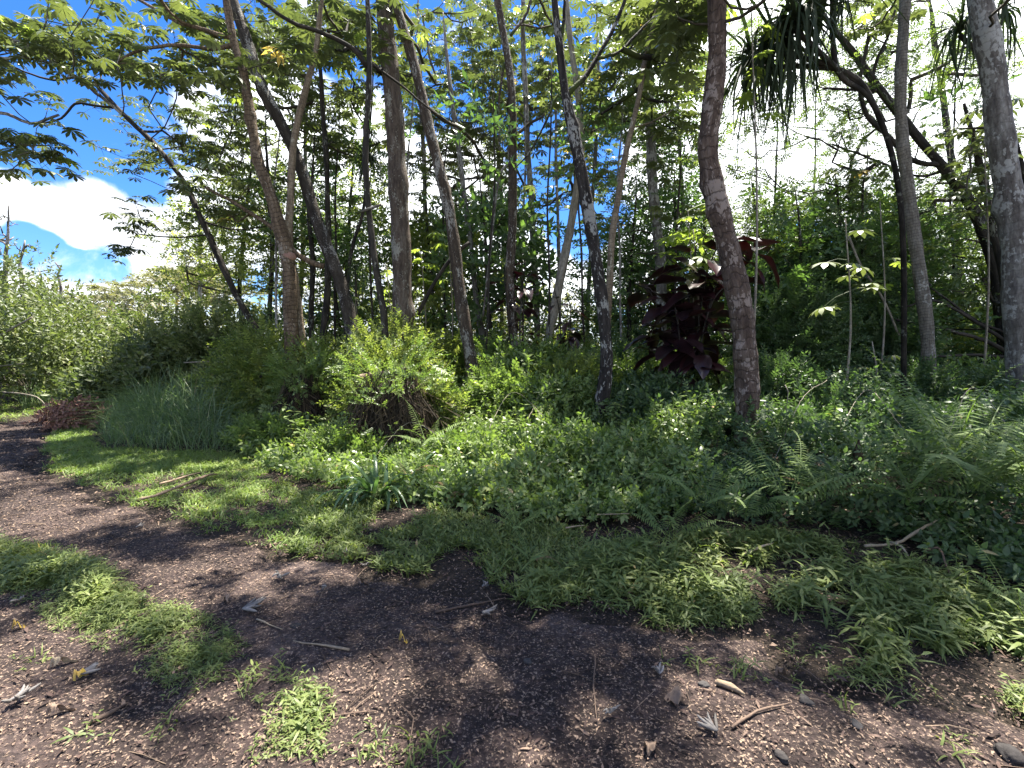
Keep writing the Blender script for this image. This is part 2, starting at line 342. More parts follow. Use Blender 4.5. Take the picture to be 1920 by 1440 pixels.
# ------------------------------------------------------------------ materials
def new_mat(name):
    m = bpy.data.materials.new(name); m.use_nodes = True; nt = m.node_tree; nt.nodes.clear()
    return m, nt.nodes, nt.links
def ramp(N, cols, pos=None):
    r = N.new('ShaderNodeValToRGB'); el = r.color_ramp.elements
    pos = pos or [i / (len(cols) - 1) for i in range(len(cols))]
    while len(el) < len(cols): el.new(.5)
    for e, c, p in zip(el, cols, pos): e.position = p; e.color = (*c, 1)
    return r
def leaf_mat(name, cols, tr=.4, trc=(1.5, 1.7, .5), rough=.45, spec=.4, pos=None, ds=.2, shared=False, straw=0, gain=1.25):
    if straw: cols = list(cols) + [(.30, .23, .10)]; pos = [.93 * i / (len(cols) - 2) for i in range(len(cols) - 1)] + [.985]
    cols = [tuple(c * gain for c in q) for q in cols]
    cols = [tuple(c * (1 - ds) + ds * (.3 * q[0] + .6 * q[1] + .1 * q[2]) for c in q) for q in cols]; cols = [(q[0] * 1.14, q[1], q[2] * .95) for q in cols]; trc = tuple(.75 * c + .3 for c in trc)
    m, N, L = new_mat(name); out = N.new('ShaderNodeOutputMaterial'); b = N.new('ShaderNodeBsdfPrincipled'); t = N.new('ShaderNodeBsdfTranslucent'); mx = N.new('ShaderNodeMixShader')
    at = N.new('ShaderNodeAttribute'); at.attribute_name = 'rnd'; oi = N.new('ShaderNodeObjectInfo')
    ad = N.new('ShaderNodeMath'); ad.operation = 'ADD'; L.new(at.outputs['Fac'], ad.inputs[0]); (L.new(oi.outputs['Random'], ad.inputs[1]) if shared else setattr(ad.inputs[1], 'default_value', 0.0))
    fr = N.new('ShaderNodeMath'); fr.operation = 'PINGPONG'; fr.inputs[1].default_value = 1; L.new(ad.outputs[0], fr.inputs[0])
    r = ramp(N, cols, pos); L.new(fr.outputs[0], r.inputs[0])
    nz = N.new('ShaderNodeTexNoise'); nz.inputs['Scale'].default_value = 35; tc = N.new('ShaderNodeTexCoord'); L.new(tc.outputs['Object'], nz.inputs['Vector'])
    mr = N.new('ShaderNodeMapRange'); mr.inputs['To Min'].default_value = .7; mr.inputs['To Max'].default_value = 1.3; L.new(nz.outputs[0], mr.inputs['Value'])
    mv = N.new('ShaderNodeVectorMath'); mv.operation = 'SCALE'; L.new(r.outputs[0], mv.inputs[0]); L.new(mr.outputs[0], mv.inputs['Scale'])
    mt = N.new('ShaderNodeVectorMath'); mt.operation = 'MULTIPLY'; L.new(mv.outputs[0], mt.inputs[0]); mt.inputs[1].default_value = trc
    L.new(mv.outputs[0], b.inputs['Base Color']); L.new(mt.outputs[0], t.inputs['Color'])
    b.inputs['Roughness'].default_value = rough; b.inputs['Specular IOR Level'].default_value = spec
    mx.inputs[0].default_value = tr; L.new(b.outputs[0], mx.inputs[1]); L.new(t.outputs[0], mx.inputs[2]); L.new(mx.outputs[0], out.inputs[0])
    return m
def bark_mat(name, cols, ring=.0, spacing=.08, lichen=0., lcol=(.42, .42, .38), moss=0., bump=.4, ringcol=(.03, .02, .015), fine=26, lsc=14):
    m, N, L = new_mat(name); out = N.new('ShaderNodeOutputMaterial'); b = N.new('ShaderNodeBsdfPrincipled'); b.inputs['Roughness'].default_value = .85; b.inputs['Specular IOR Level'].default_value = .2
    at = N.new('ShaderNodeAttribute'); at.attribute_name = 'bark'
    mp = N.new('ShaderNodeMapping'); mp.inputs['Scale'].default_value = (1, 1, .45); L.new(at.outputs['Vector'], mp.inputs[0])
    n1 = N.new('ShaderNodeTexNoise'); n1.inputs['Scale'].default_value = 7; n1.inputs['Detail'].default_value = 6; L.new(mp.outputs[0], n1.inputs['Vector'])
    cols = [tuple(c * .76 for c in q) for q in cols]; lcol = tuple(c * .9 for c in lcol)
    r1 = ramp(N, cols, [.3 + .4 * i / (len(cols) - 1) for i in range(len(cols))]); L.new(n1.outputs[0], r1.inputs[0])
    n2 = N.new('ShaderNodeTexNoise'); n2.inputs['Scale'].default_value = fine; n2.inputs['Detail'].default_value = 8; n2.inputs['Roughness'].default_value = .65; L.new(mp.outputs[0], n2.inputs['Vector'])
    col = r1.outputs[0]
    def mixc(fac, a, c, mode='MIX'):
        x = N.new('ShaderNodeMix'); x.data_type = 'RGBA'; x.blend_type = mode
        for s, v in ((0, fac), (6, a), (7, c)):
            if isinstance(v, (float, int)): x.inputs[s].default_value = v
            elif isinstance(v, tuple): x.inputs[s].default_value = (*v, 1)
            else: L.new(v, x.inputs[s])
        return x.outputs[2]
    f = N.new('ShaderNodeMapRange'); f.inputs['From Min'].default_value = .3; f.inputs['From Max'].default_value = .7; f.inputs['To Min'].default_value = .55; f.inputs['To Max'].default_value = 1.4; L.new(n2.outputs[0], f.inputs['Value'])
    sc = N.new('ShaderNodeVectorMath'); sc.operation = 'SCALE'; L.new(col, sc.inputs[0]); L.new(f.outputs[0], sc.inputs['Scale']); col = sc.outputs[0]
    hgt = n2.outputs[0]
    if lichen:
        n3 = N.new('ShaderNodeTexNoise'); n3.inputs['Scale'].default_value = lsc; n3.inputs['Detail'].default_value = 4; n3.inputs['Roughness'].default_value = .6; L.new(at.outputs['Vector'], n3.inputs['Vector'])
        n4 = N.new('ShaderNodeTexNoise'); n4.inputs['Scale'].default_value = 2.5; L.new(at.outputs['Vector'], n4.inputs['Vector'])
        s = N.new('ShaderNodeMath'); s.operation = 'ADD'; L.new(n3.outputs[0], s.inputs[0]); L.new(n4.outputs[0], s.inputs[1])
        k = N.new('ShaderNodeMapRange'); k.inputs['From Min'].default_value = 1.22 - lichen * .45; k.inputs['From Max'].default_value = 1.28 - lichen * .45; L.new(s.outputs[0], k.inputs['Value'])
        col = mixc(k.outputs[0], col, mixc(.5, lcol, sc.outputs[0], 'SOFT_LIGHT'))
    if ring:
        sx = N.new('ShaderNodeSeparateXYZ'); L.new(at.outputs['Vector'], sx.inputs[0])
        nn = N.new('ShaderNodeTexNoise'); nn.inputs['Scale'].default_value = 5; L.new(at.outputs['Vector'], nn.inputs['Vector'])
        z = N.new('ShaderNodeMath'); z.operation = 'MULTIPLY_ADD'; L.new(nn.outputs[0], z.inputs[0]); z.inputs[1].default_value = spacing * 1.6; L.new(sx.outputs[2], z.inputs[2])
        d = N.new('ShaderNodeMath'); d.operation = 'DIVIDE'; L.new(z.outputs[0], d.inputs[0]); d.inputs[1].default_value = spacing
        fr = N.new('ShaderNodeMath'); fr.operation = 'FRACT'; L.new(d.outputs[0], fr.inputs[0])
        rr = ramp(N, [(1, 1, 1), (0, 0, 0), (0, 0, 0), (.9, .9, .9)], [0, .12, .9, 1]); L.new(fr.outputs[0], rr.inputs[0])
        mm = N.new('ShaderNodeMath'); mm.operation = 'MULTIPLY'; L.new(rr.outputs[0], mm.inputs[0]); mm.inputs[1].default_value = ring
        col = mixc(mm.outputs[0], col, ringcol)
        hh = N.new('ShaderNodeMath'); hh.operation = 'SUBTRACT'; L.new(hgt, hh.inputs[0]); L.new(mm.outputs[0], hh.inputs[1]); hgt = hh.outputs[0]
    if moss:
        sx2 = N.new('ShaderNodeSeparateXYZ'); L.new(at.outputs['Vector'], sx2.inputs[0])
        k2 = N.new('ShaderNodeMapRange'); k2.inputs['From Min'].default_value = moss; k2.inputs['From Max'].default_value = 0; L.new(sx2.outputs[2], k2.inputs['Value'])
        s2 = N.new('ShaderNodeMath'); s2.operation = 'ADD'; L.new(k2.outputs[0], s2.inputs[0]); L.new(n1.outputs[0], s2.inputs[1])
        k3 = N.new('ShaderNodeMapRange'); k3.inputs['From Min'].default_value = .85; k3.inputs['From Max'].default_value = 1.15; L.new(s2.outputs[0], k3.inputs['Value'])
        col = mixc(k3.outputs[0], col, (.055, .07, .018))
    L.new(col, b.inputs['Base Color'])
    bp = N.new('ShaderNodeBump'); bp.inputs['Strength'].default_value = bump; bp.inputs['Distance'].default_value = .02; L.new(hgt, bp.inputs['Height']); L.new(bp.outputs[0], b.inputs['Normal'])
    L.new(b.outputs[0], out.inputs[0]); return m
def rnd_mat(name, cols, pos=None, rough=.8, spec=.2):
    m, N, L = new_mat(name); out = N.new('ShaderNodeOutputMaterial'); b = N.new('ShaderNodeBsdfPrincipled'); b.inputs['Roughness'].default_value = rough; b.inputs['Specular IOR Level'].default_value = spec
    at = N.new('ShaderNodeAttribute'); at.attribute_name = 'rnd'; r = ramp(N, cols, pos); L.new(at.outputs['Fac'], r.inputs[0])
    nz = N.new('ShaderNodeTexNoise'); nz.inputs['Scale'].default_value = 60; nz.inputs['Detail'].default_value = 4; tc = N.new('ShaderNodeTexCoord'); L.new(tc.outputs['Object'], nz.inputs['Vector'])
    mr = N.new('ShaderNodeMapRange'); mr.inputs['To Min'].default_value = .5; mr.inputs['To Max'].default_value = 1.5; L.new(nz.outputs[0], mr.inputs['Value'])
    mv = N.new('ShaderNodeVectorMath'); mv.operation = 'SCALE'; L.new(r.outputs[0], mv.inputs[0]); L.new(mr.outputs[0], mv.inputs['Scale']); L.new(mv.outputs[0], b.inputs['Base Color'])
    bp = N.new('ShaderNodeBump'); bp.inputs['Strength'].default_value = .5; bp.inputs['Distance'].default_value = .01; L.new(nz.outputs[0], bp.inputs['Height']); L.new(bp.outputs[0], b.inputs['Normal'])
    L.new(b.outputs[0], out.inputs[0]); return m
def soil_mat(name, cols, sc=1.2, fleck=(.3, .2, .12), fl=.62):
    m, N, L = new_mat(name); out = N.new('ShaderNodeOutputMaterial'); b = N.new('ShaderNodeBsdfPrincipled'); b.inputs['Roughness'].default_value = .9; b.inputs['Specular IOR Level'].default_value = .25
    tc = N.new('ShaderNodeTexCoord')
    n1 = N.new('ShaderNodeTexNoise'); n1.inputs['Scale'].default_value = sc; n1.inputs['Detail'].default_value = 10; n1.inputs['Roughness'].default_value = .65; L.new(tc.outputs['Object'], n1.inputs['Vector'])
    r1 = ramp(N, cols, [.32 + .36 * i / (len(cols) - 1) for i in range(len(cols))]); L.new(n1.outputs[0], r1.inputs[0])
    n2 = N.new('ShaderNodeTexNoise'); n2.inputs['Scale'].default_value = 70; n2.inputs['Detail'].default_value = 5; n2.inputs['Roughness'].default_value = .7; L.new(tc.outputs['Object'], n2.inputs['Vector'])
    k = N.new('ShaderNodeMapRange'); k.inputs['From Min'].default_value = fl; k.inputs['From Max'].default_value = fl + .06; L.new(n2.outputs[0], k.inputs['Value'])
    x = N.new('ShaderNodeMix'); x.data_type = 'RGBA'; L.new(k.outputs[0], x.inputs[0]); L.new(r1.outputs[0], x.inputs[6]); x.inputs[7].default_value = (*fleck, 1)
    vo = N.new('ShaderNodeTexVoronoi'); vo.inputs['Scale'].default_value = 45; L.new(tc.outputs['Object'], vo.inputs['Vector'])
    mr = N.new('ShaderNodeMapRange'); mr.inputs['To Min'].default_value = .45; mr.inputs['To Max'].default_value = 1.5; L.new(vo.outputs['Color'], mr.inputs['Value'])
    mv = N.new('ShaderNodeVectorMath'); mv.operation = 'SCALE'; L.new(x.outputs[2], mv.inputs[0]); L.new(mr.outputs[0], mv.inputs['Scale']); L.new(mv.outputs[0], b.inputs['Base Color'])
    ad = N.new('ShaderNodeMath'); ad.operation = 'ADD'; L.new(n2.outputs[0], ad.inputs[0]); L.new(vo.outputs['Distance'], ad.inputs[1])
    bp = N.new('ShaderNodeBump'); bp.inputs['Strength'].default_value = .9; bp.inputs['Distance'].default_value = .02; L.new(ad.outputs[0], bp.inputs['Height']); L.new(bp.outputs[0], b.inputs['Normal'])
    L.new(b.outputs[0], out.inputs[0]); return m

M = dict(
    cec=leaf_mat('palmate_leaf', [(.028, .05, .02), (.045, .08, .026), (.075, .125, .032), (.12, .18, .04)], .24, (1.5, 1.7, .5), .42, .45, [0, .4, .8, 1], shared=True, gain=1.3, ds=.38),
    yell=leaf_mat('yellow_leaf', [(.35, .30, .04), (.45, .36, .05)], .5, (1.3, 1.2, .6), shared=True),
    cecb=leaf_mat('fresh_palmate_leaf', [(.12, .2, .03), (.18, .29, .045)], .55, (1.8, 1.9, .6), shared=True, gain=1),
    smallr=leaf_mat('tree_foliage_dark', [(.028, .05, .018), (.045, .08, .022), (.075, .12, .03), (.12, .17, .045)], .4, (1.6, 1.9, .5), .38, .5, gain=1.5),
    bgy=leaf_mat('tree_foliage_bright', [(.05, .09, .02), (.09, .15, .03), (.15, .21, .045), (.2, .25, .06)], .5, (1.6, 1.7, .5), .5, .4, gain=1.3),
    bgd=leaf_mat('tree_foliage_deep', [(.02, .045, .016), (.035, .075, .022), (.06, .11, .03)], .35, (1.5, 1.9, .5), .4, .5, gain=2.1),
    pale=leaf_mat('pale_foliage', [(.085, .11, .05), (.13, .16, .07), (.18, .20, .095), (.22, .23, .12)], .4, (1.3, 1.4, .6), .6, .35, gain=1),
    hedge=leaf_mat('hedge_foliage', [(.03, .055, .018), (.055, .09, .026), (.09, .13, .04), (.15, .18, .075)], .35, (1.3, 1.5, .5), .5, .4, straw=1, gain=1.45),
    under=leaf_mat('undergrowth_leaf', [(.04, .08, .022), (.065, .12, .028), (.10, .165, .038), (.15, .21, .055)], .38, (1.5, 1.8, .5), .4, .45, straw=1, gain=1.5),
    underr=leaf_mat('undergrowth_leaf_shaded', [(.025, .06, .022), (.045, .09, .03), (.075, .13, .042)], .35, (1.4, 1.8, .6), .46, .38, straw=1, gain=1.45),  # darker copy of the undergrowth leaf for shaded spots; shade in its colour
    grass=leaf_mat('grass_blade', [(.06, .12, .02), (.10, .19, .028), (.15, .25, .04), (.22, .28, .07)], .4, (1.4, 1.6, .4), .5, .3, straw=1, gain=1.15),
    tallg=leaf_mat('tall_grass_blade', [(.05, .105, .04), (.085, .16, .06), (.13, .21, .085)], .35, (1.3, 1.6, .5), .4, .45, straw=1),
    herb=leaf_mat('herb_leaf', [(.045, .085, .018), (.08, .135, .025), (.12, .18, .036), (.16, .21, .05)], .4, (1.4, 1.6, .4), .5, .3, straw=1, gain=1.25),
    fern=leaf_mat('fern_frond', [(.06, .12, .03), (.09, .17, .04), (.13, .22, .055)], .4, (1.5, 1.7, .5), .6, .2, shared=True, gain=1.1),
    fernb=leaf_mat('dry_fern_frond', [(.12, .08, .035), (.2, .13, .06)], .3, (1.2, 1.1, .8), .7, .2, shared=True, gain=1),
    strap=leaf_mat('strap_leaf', [(.04, .1, .035), (.06, .14, .045)], .3, (1.4, 1.7, .5), .3, .6, shared=True),
    pand=leaf_mat('screw_pine_leaf', [(.012, .028, .014), (.022, .042, .02), (.035, .06, .028)], .15, (1.3, 1.8, .6), .6, .2, shared=True, gain=1),
    wine=leaf_mat('wine_leaf', [(.012, .007, .010), (.018, .009, .013), (.028, .010, .012), (.016, .012, .014)], .04, (2.2, .5, .4), .3, .6, None, 0., shared=True, gain=1),
    dry=rnd_mat('dried_leaf_grey', [(.09, .08, .07), (.24, .22, .20)], None, .7, .3),
    brown=rnd_mat('dead_leaf_brown', [(.09, .055, .035), (.16, .11, .075), (.24, .18, .14)]),
    brush=rnd_mat('dead_brush', [(.12, .06, .045), (.22, .12, .09), (.32, .2, .16)]),
    litter=rnd_mat('litter', [(.012, .008, .007), (.036, .023, .019), (.09, .058, .046), (.24, .17, .12), (.6, .5, .3)], [0, .28, .56, .82, 1]),
    stick=rnd_mat('stick', [(.06, .04, .03), (.13, .09, .065), (.26, .19, .13)]),
    palestick=rnd_mat('pale_stick', [(.24, .18, .12), (.34, .27, .18)]),
    stone=rnd_mat('lava_stone', [(.035, .031, .029), (.06, .055, .051)], None, .9),
    thatch=rnd_mat('dead_vines', [(.012, .009, .006), (.035, .025, .016), (.08, .058, .034)]),
    flower=rnd_mat('purple_petal', [(.35, .2, .5), (.45, .3, .6)]),
    soil=soil_mat('forest_soil', [(.014, .010, .007), (.028, .02, .014), (.048, .035, .025)]),
    road=soil_mat('mulch_road', [(.015, .0095, .0085), (.028, .019, .0165), (.054, .037, .032), (.105, .077, .068)], 1.1, (.26, .19, .14), .56),
)
B = dict(
    brown=bark_mat('bark_ringed_brown', [(.095, .066, .042), (.16, .112, .07), (.235, .175, .12)], .85, .075, .12, (.36, .32, .26), 0, .7),
    red=bark_mat('bark_red_brown', [(.065, .044, .034), (.115, .078, .058), (.18, .135, .108)], .7, .14, .34, (.36, .30, .26), .35, .7, lsc=13),
    lich=bark_mat('bark_lichen_dark', [(.03, .025, .02), (.055, .045, .035), (.09, .075, .06)], .3, .12, .28, (.42, .41, .38), 0, .7, lsc=34),
    grey=bark_mat('bark_grey_brown', [(.07, .052, .04), (.12, .09, .068), (.18, .15, .12)], .2, .2, .26, (.38, .37, .32), 0, .7, lsc=24),
    mott=bark_mat('bark_mottled', [(.045, .035, .028), (.085, .062, .045), (.14, .11, .08)], .4, .13, .36, (.42, .40, .36), .3, .7, lsc=20),
    black=bark_mat('bark_near_black', [(.018, .015, .014), (.035, .029, .026), (.07, .06, .052)], .4, .11, .32, (.4, .39, .36), .55, .5, lsc=15),
    tan=bark_mat('bark_tan_ringed', [(.15, .115, .08), (.25, .19, .13), (.36, .29, .2)], .6, .07, .15, (.45, .42, .34), 0, .4),
    ring=bark_mat('bark_grey_ringed', [(.13, .11, .085), (.2, .175, .14), (.26, .235, .2)], .8, .05, .1, (.42, .41, .37), .4, .5),
    grm=bark_mat('bark_grey_mottled', [(.1, .085, .075), (.17, .15, .13), (.28, .26, .23)], .3, .12, .45, (.43, .42, .39), .2, .5, lsc=12),
    dark=bark_mat('bark_dark', [(.022, .019, .016), (.045, .038, .03), (.085, .07, .055)], 0, .1, .15, (.3, .3, .25), 0, .5),
    pale=bark_mat('bark_pale', [(.2, .17, .13), (.3, .26, .2), (.4, .36, .3)], .3, .1, 0, (.4, .4, .4), 0, .3),
    twig=bark_mat('bark_twig', [(.05, .042, .03), (.09, .075, .052), (.13, .11, .08)], 0, .1, 0, (.4, .4, .4), 0, .2),
)
#@@SETTING
def build_ground():
    n = 250; u = np.linspace(-1, 1, n)
    xs = np.sinh(u * 5.4) / math.sinh(5.4) * 260; xs = xs * .96 + u * 10
    v = np.linspace(0, 1, n); ys = -8 + 18 * v + 330 * (np.sinh(v * 5.5) / math.sinh(5.5))
    X, Y = np.meshgrid(xs, ys); Z = H(X, Y)
    ins = inpoly(X, Y, ROAD); Z = Z - np.where(ins, .045, 0)
    V = np.stack([X, Y, Z], -1).reshape(-1, 3)
    i = np.arange(n - 1)[:, None] * n; j = np.arange(n - 1)[None]; q = np.stack([i + j, i + j + 1, i + j + n + 1, i + j + n], -1).reshape(-1, 4)
    o = obj('ground', mesh_from('ground', V, q, M['soil'], smooth_=True)); tag(o, 'dark forest soil under the plants', kind='structure')
    s = .06; xs = np.arange(-17, 6, s); ys = np.arange(-3, 19, s)
    X, Y = np.meshgrid(xs, ys); nx, ny = len(xs), len(ys)
    d = pdist(X.ravel(), Y.ravel(), ROAD).reshape(X.shape) * np.where(inpoly(X, Y, ROAD), 1, -1) + (vn(X, Y, .35, 9) - .5) * .35 + (vn(X, Y, .12, 2) - .5) * .12
    Z = H(X, Y) + .02 * smooth(0, .4, d) * (vn(X, Y, .22, 8) - .3) + .014 * (vn(X, Y, .09, 4) - .5) - .05 * (1 - smooth(-.02, .15, d)) + .004
    cell = (d[:-1, :-1] > -.05) & (d[1:, 1:] > -.05)
    ii, jj = np.where(cell); a = ii * nx + jj; q = np.stack([a, a + 1, a + nx + 1, a + nx], -1)
    used = np.unique(q); mp = -np.ones(nx * ny, int); mp[used] = np.arange(len(used))
    V = np.stack([X, Y, Z], -1).reshape(-1, 3)[used]
    o = obj('road', mesh_from('road', V, mp[q], M['road'], smooth_=True)); tag(o, 'brown dirt road covered in mulch and fallen leaf scraps', kind='structure')
build_ground()

# ------------------------------------------------------------------ trees
def grow(skel, tips, sag=.0):
    """skel: list of (pos, id). returns spurs: list of dict(pts, node ids) and per node weights"""
    pos = [np.asarray(p, float) for p, _ in skel]; par = [-1] * len(pos); sid = [i for _, i in skel]; w = [0] * len(pos); spurs = []
    A = np.array(pos); order = np.argsort([np.min(np.linalg.norm(A - t, axis=1)) for t in tips])
    for k in order:
        t = tips[k]; A = np.array(pos); dd = np.linalg.norm(A - t, axis=1) + .9 * np.maximum(0, A[:, 2] - t[2] + .1)
        j = int(np.argmin(dd)); a = pos[j]; d = t - a; L = np.linalg.norm(d); n = max(2, min(7, int(L / .35) + 1))
        mid = a + d * .5 + np.array([0, 0, -.12 * L - sag * L]) + rng.normal(0, .07 * L, 3)
        prev = j; ids = [j]
        for q in range(1, n + 1):
            s = q / n; pt = (1 - s) ** 2 * a + 2 * s * (1 - s) * mid + s * s * t + (rng.normal(0, .015 * L, 3) if q < n else 0)
            pos.append(pt); par.append(prev); sid.append(sid[j]); w.append(0); prev = len(pos) - 1; ids.append(prev)
        spurs.append(ids); q = prev
        while q >= 0: w[q] += 1; q = par[q]
    return pos, par, sid, w, spurs
PALM = {}
def palm_meshes():
    for i in range(8):
        v, t, l = palm_leaf(R=.205 * random.uniform(.9, 1.1), elev=[.9, .6, .35, .1, -.15, .5, .2, -.4][i], pet=random.uniform(.22, .36), lobes=random.choice([8, 9, 9]), droop=random.uniform(.15, .6))
        PALM[i] = (v, t, l)
        lo = Pro(); ex = v[10:].mean(0); nl = (len(v) - 9) // 6; vv = v[-6 * nl:].reshape(nl, 6, 3)
        for q in vv: k = len(lo.V); lo.V += [q[0], q[3], q[4], q[5]]; lo.T += [(k, k + 2, k + 1), (k + 1, k + 2, k + 3)]; lo.L += [.5] * 4
        PALM['lo%d' % i] = lo.get()
        PALM['m%d' % i] = mesh_from('palmate_leaf', v, t, M['cec'], l)
        PALM['b%d' % i] = mesh_from('fresh_palmate_leaf', v, t, M['cecb'], l); PALM['y%d' % i] = mesh_from('yellow_leaf', v, t, M['yell'], l)
palm_meshes()
SPR = {
    'small': [sprig(11, .32, .085, .042) for _ in range(4)] + [sprig(9, .24, .08, .04, False) for _ in range(3)],
    'fine': [sprig(14, .34, .062, .028) for _ in range(4)] + [sprig(12, .28, .06, .03, False) for _ in range(3)],
    'big': [sprig(8, .38, .17, .07, False) for _ in range(6)],
    'pinn': [sprig(16, .36, .07, .03) for _ in range(6)],
    'hedge': [sprig(11, .34, .095, .045, False) for _ in range(6)],
    'umb': [sprig(12, .9, .28, .13) for _ in range(4)],
}
def inview(p, m=40):
    d = p - np.array([0, 0, CAMZ]); f = d @ FW
    if f < .3: return False
    x = 960 + F * d[0] / f; y = 720 - F * (d @ UP) / f
    return -m < x < 1920 + m and -m < y < 1440 + m
def region_tips(regs, k=1.0):
    out = []
    for (x0, y0, x1, y1, Y0, Y1, n) in regs:
        n = int(n * (k if y1 > 0 else 1.0))
        for _ in range(n):
            u, v = random.uniform(-1, 1), random.uniform(-1, 1)
            px = (x0 + x1) / 2 + u * (x1 - x0) / 2 * math.sqrt(1 - v * v * .3); py = (y0 + y1) / 2 + v * (y1 - y0) / 2
            yy = random.uniform(Y0, Y1)
            if y1 <= 0 and random.random() > (.92 if yy < 8.6 else .22): continue  # unseen crown above the view: dense near, thinned far, to shape sun and shade
            out.append(P(px, py, yy))
    return out
def tree(name, label, cat, line, Y, bark, regs, mode='palm', ext=3.0, limbs=(), lean=0., brz=.55, ringrel=0., mat=None, twigm=None, nleaf=6, spray=(4, .3), lsc=1.0, fresh=.02, group=None, sway=.01, limit=300, wk=.006, dk=None):
    if dk is None: dk = 2.0 if mode == 'palm' else 1.5
    """line: (px, py, width px) from the base up"""
    pts = []; k0 = len(line)
    for i, (px, py, w) in enumerate(line):
        y = Y + lean * i / max(1, k0 - 1); p = P(px, py, y); pts.append([*p, w / 2 * y / F])
    pts = np.array(pts); b = pts[0].copy(); g = float(H(b[0], b[1]))
    if b[2] > g + .15: pts = np.vstack([[b[0] + (b[0] - pts[1][0]) * .1, b[1], g - .15, b[3] * 1.25], pts])
    else: pts[0][2] = g - .1; 
    if ext > 0:
        d = unit(pts[-1][:3] - pts[-2][:3]); r = pts[-1][3]
        pts = np.vstack([pts, [*(pts[-1][:3] + d * ext * .5 + [0, 0, .1]), r * .75], [*(pts[-1][:3] + d * ext + [0, .1, .4]), r * .35]])
    base = np.array([pts[0][0], pts[0][1], g])
    R = root(name, base, label, cat, group)
    st = .045 if ringrel else .12
    c = crom(pts, st); c[:, 0] += np.cumsum(rng.normal(0, sway * .02, len(c))) * 0 + .012 * np.sin(c[:, 2] * 2.3 + rng.random() * 6)
    rad = c[:, 3] * (1 + .05 * np.sin(c[:, 2] * 5.1 + 2) + .03 * np.sin(c[:, 2] * 13.7))
    rad = rad * (1 + .45 * np.exp(-np.maximum(0, c[:, 2] - g) / .16))
    if ringrel:
        ph = np.cumsum(np.full(len(c), st)) / ringrel; rad = rad * (1 + .05 * np.abs(np.sin(ph * math.pi)) ** 6)
    V, T, vec = tube(c[:, :3], rad, 14 if rad.max() > .05 else 9)
    V = V + (vn(V[:, 0] * 3 + V[:, 2] * .7, V[:, 1] * 3 + V[:, 2] * 2, .25, 4)[:, None] - .5) * rad.mean() * .10
    for _ in range(7):
        k = rng.integers(len(c)); th = rng.random() * 6.28; q = c[k, :3] + c[k, 3] * np.array([math.cos(th), math.sin(th), 0]); w_ = np.exp(-(np.linalg.norm((V - q) * [1, 1, .6], axis=1) / (c[k, 3] * .55 + .012)) ** 2)
        V = V + w_[:, None] * unit(V - c[k, :3]) * c[k, 3] * rng.uniform(.18, .4)
    a = Acc(); a.add(V, T, vec=vec + np.array([rng.random() * 9, 0, 0])); obj('trunk', a.mesh('trunk', B[bark], base, True), R)
    skel = [(c[i, :3], -1) for i in range(len(c)) if c[i, 2] > brz * c[:, 2].max()][::max(1, int(.3 / st))]
    limb_acc = {}
    for li, (lm, lw, lY) in enumerate(limbs):
        lp = []
        for i, (px, py) in enumerate(lm):
            t = i / (len(lm) - 1); y = lY[0] * (1 - t) + lY[1] * t; lp.append([*P(px, py, y), (lw[0] * (1 - t) + lw[1] * t) / 2 * y / F])
        lc = crom(lp, .1); lc[:, :3] += rng.normal(0, .004, (len(lc), 3)); A = Acc(); v, t_, ve = tube(lc[:, :3], lc[:, 3], 8); A.add(v, t_, vec=ve); limb_acc[li] = A
        skel += [(q[:3], li) for q in lc[2::3]]
    tips = region_tips(regs, dk)
    if tips:
        pos, par, sid, w, spurs = grow(skel, tips)
        own = {}
        for ids in spurs:
            key = sid[ids[0]]
            if key == -1:
                q = ids[0]
                while par[q] >= 0: q = par[q]
                # first node off the trunk decides which branch it is
                q2 = ids[1]
                while par[q2] != q: q2 = par[q2]
                key = ('s', q2)
            A = own.setdefault(key, Acc()) if not isinstance(key, int) else limb_acc[key]
            pr = np.array([pos[i] for i in ids]); rr = np.array([wk * max(1, w[i]) ** .5 for i in ids]); rr[0] = rr[1] * 1.05; rr[-1] *= .7
            v, t_, ve = tube(pr, rr, 5, False); A.add(v, t_, vec=ve)
        small = Acc(); ns = 0
        for key, A in own.items():
            obj('branch', A.mesh('branch', B[twigm or 'twig'], base, True), R)
    for A in limb_acc.values(): obj('branch', A.mesh('branch', B[twigm or bark], base, True), R)
    if not tips: return R, base
    if mode == 'palm':
        rest = Acc(); cnt = 0; order = sorted(range(len(tips)), key=lambda i: tips[i][1])
        for i in order:
            t = tips[i]; a0 = random.uniform(0, 6.28)
            for k in range(max(2, nleaf + random.randint(-2, 1))):
                a = a0 + k * 2.4 + random.uniform(-.25, .25); v = random.randrange(8); s = lsc * random.uniform(.75, 1.15); tl = random.uniform(-.25, .25); tl2 = random.uniform(-.3, .3)
                q = random.random(); kd = 'y' if q < .004 else 'b' if q < .004 + fresh else 'm'
                if cnt < limit and inview(t):
                    obj('leaf', PALM['%s%d' % (kd, v)], R, t - base, (tl, tl2, a), s); cnt += 1
                else:
                    pv, pt, pl = PALM['lo%d' % v]; c_, s_ = math.cos(a), math.sin(a); x = pv * s
                    x = np.stack([x[:, 0] * c_ - x[:, 1] * s_, x[:, 0] * s_ + x[:, 1] * c_, x[:, 2]], -1) + t; rest.add(x, pt, np.full(len(x), random.random()))
        if rest.n: tag(obj('foliage', rest.mesh('foliage', M['cec'], base), R), kind='stuff')
    else:
        tp = np.repeat(np.array(tips), spray[0], 0); n = len(tp); ax = unit(rng.normal(0, 1, (n, 3)) + [0, 0, .15]); ax[:, 2] *= .6
        loc = tp + ax * spray[1] * rng.random((n, 1)) ** .5
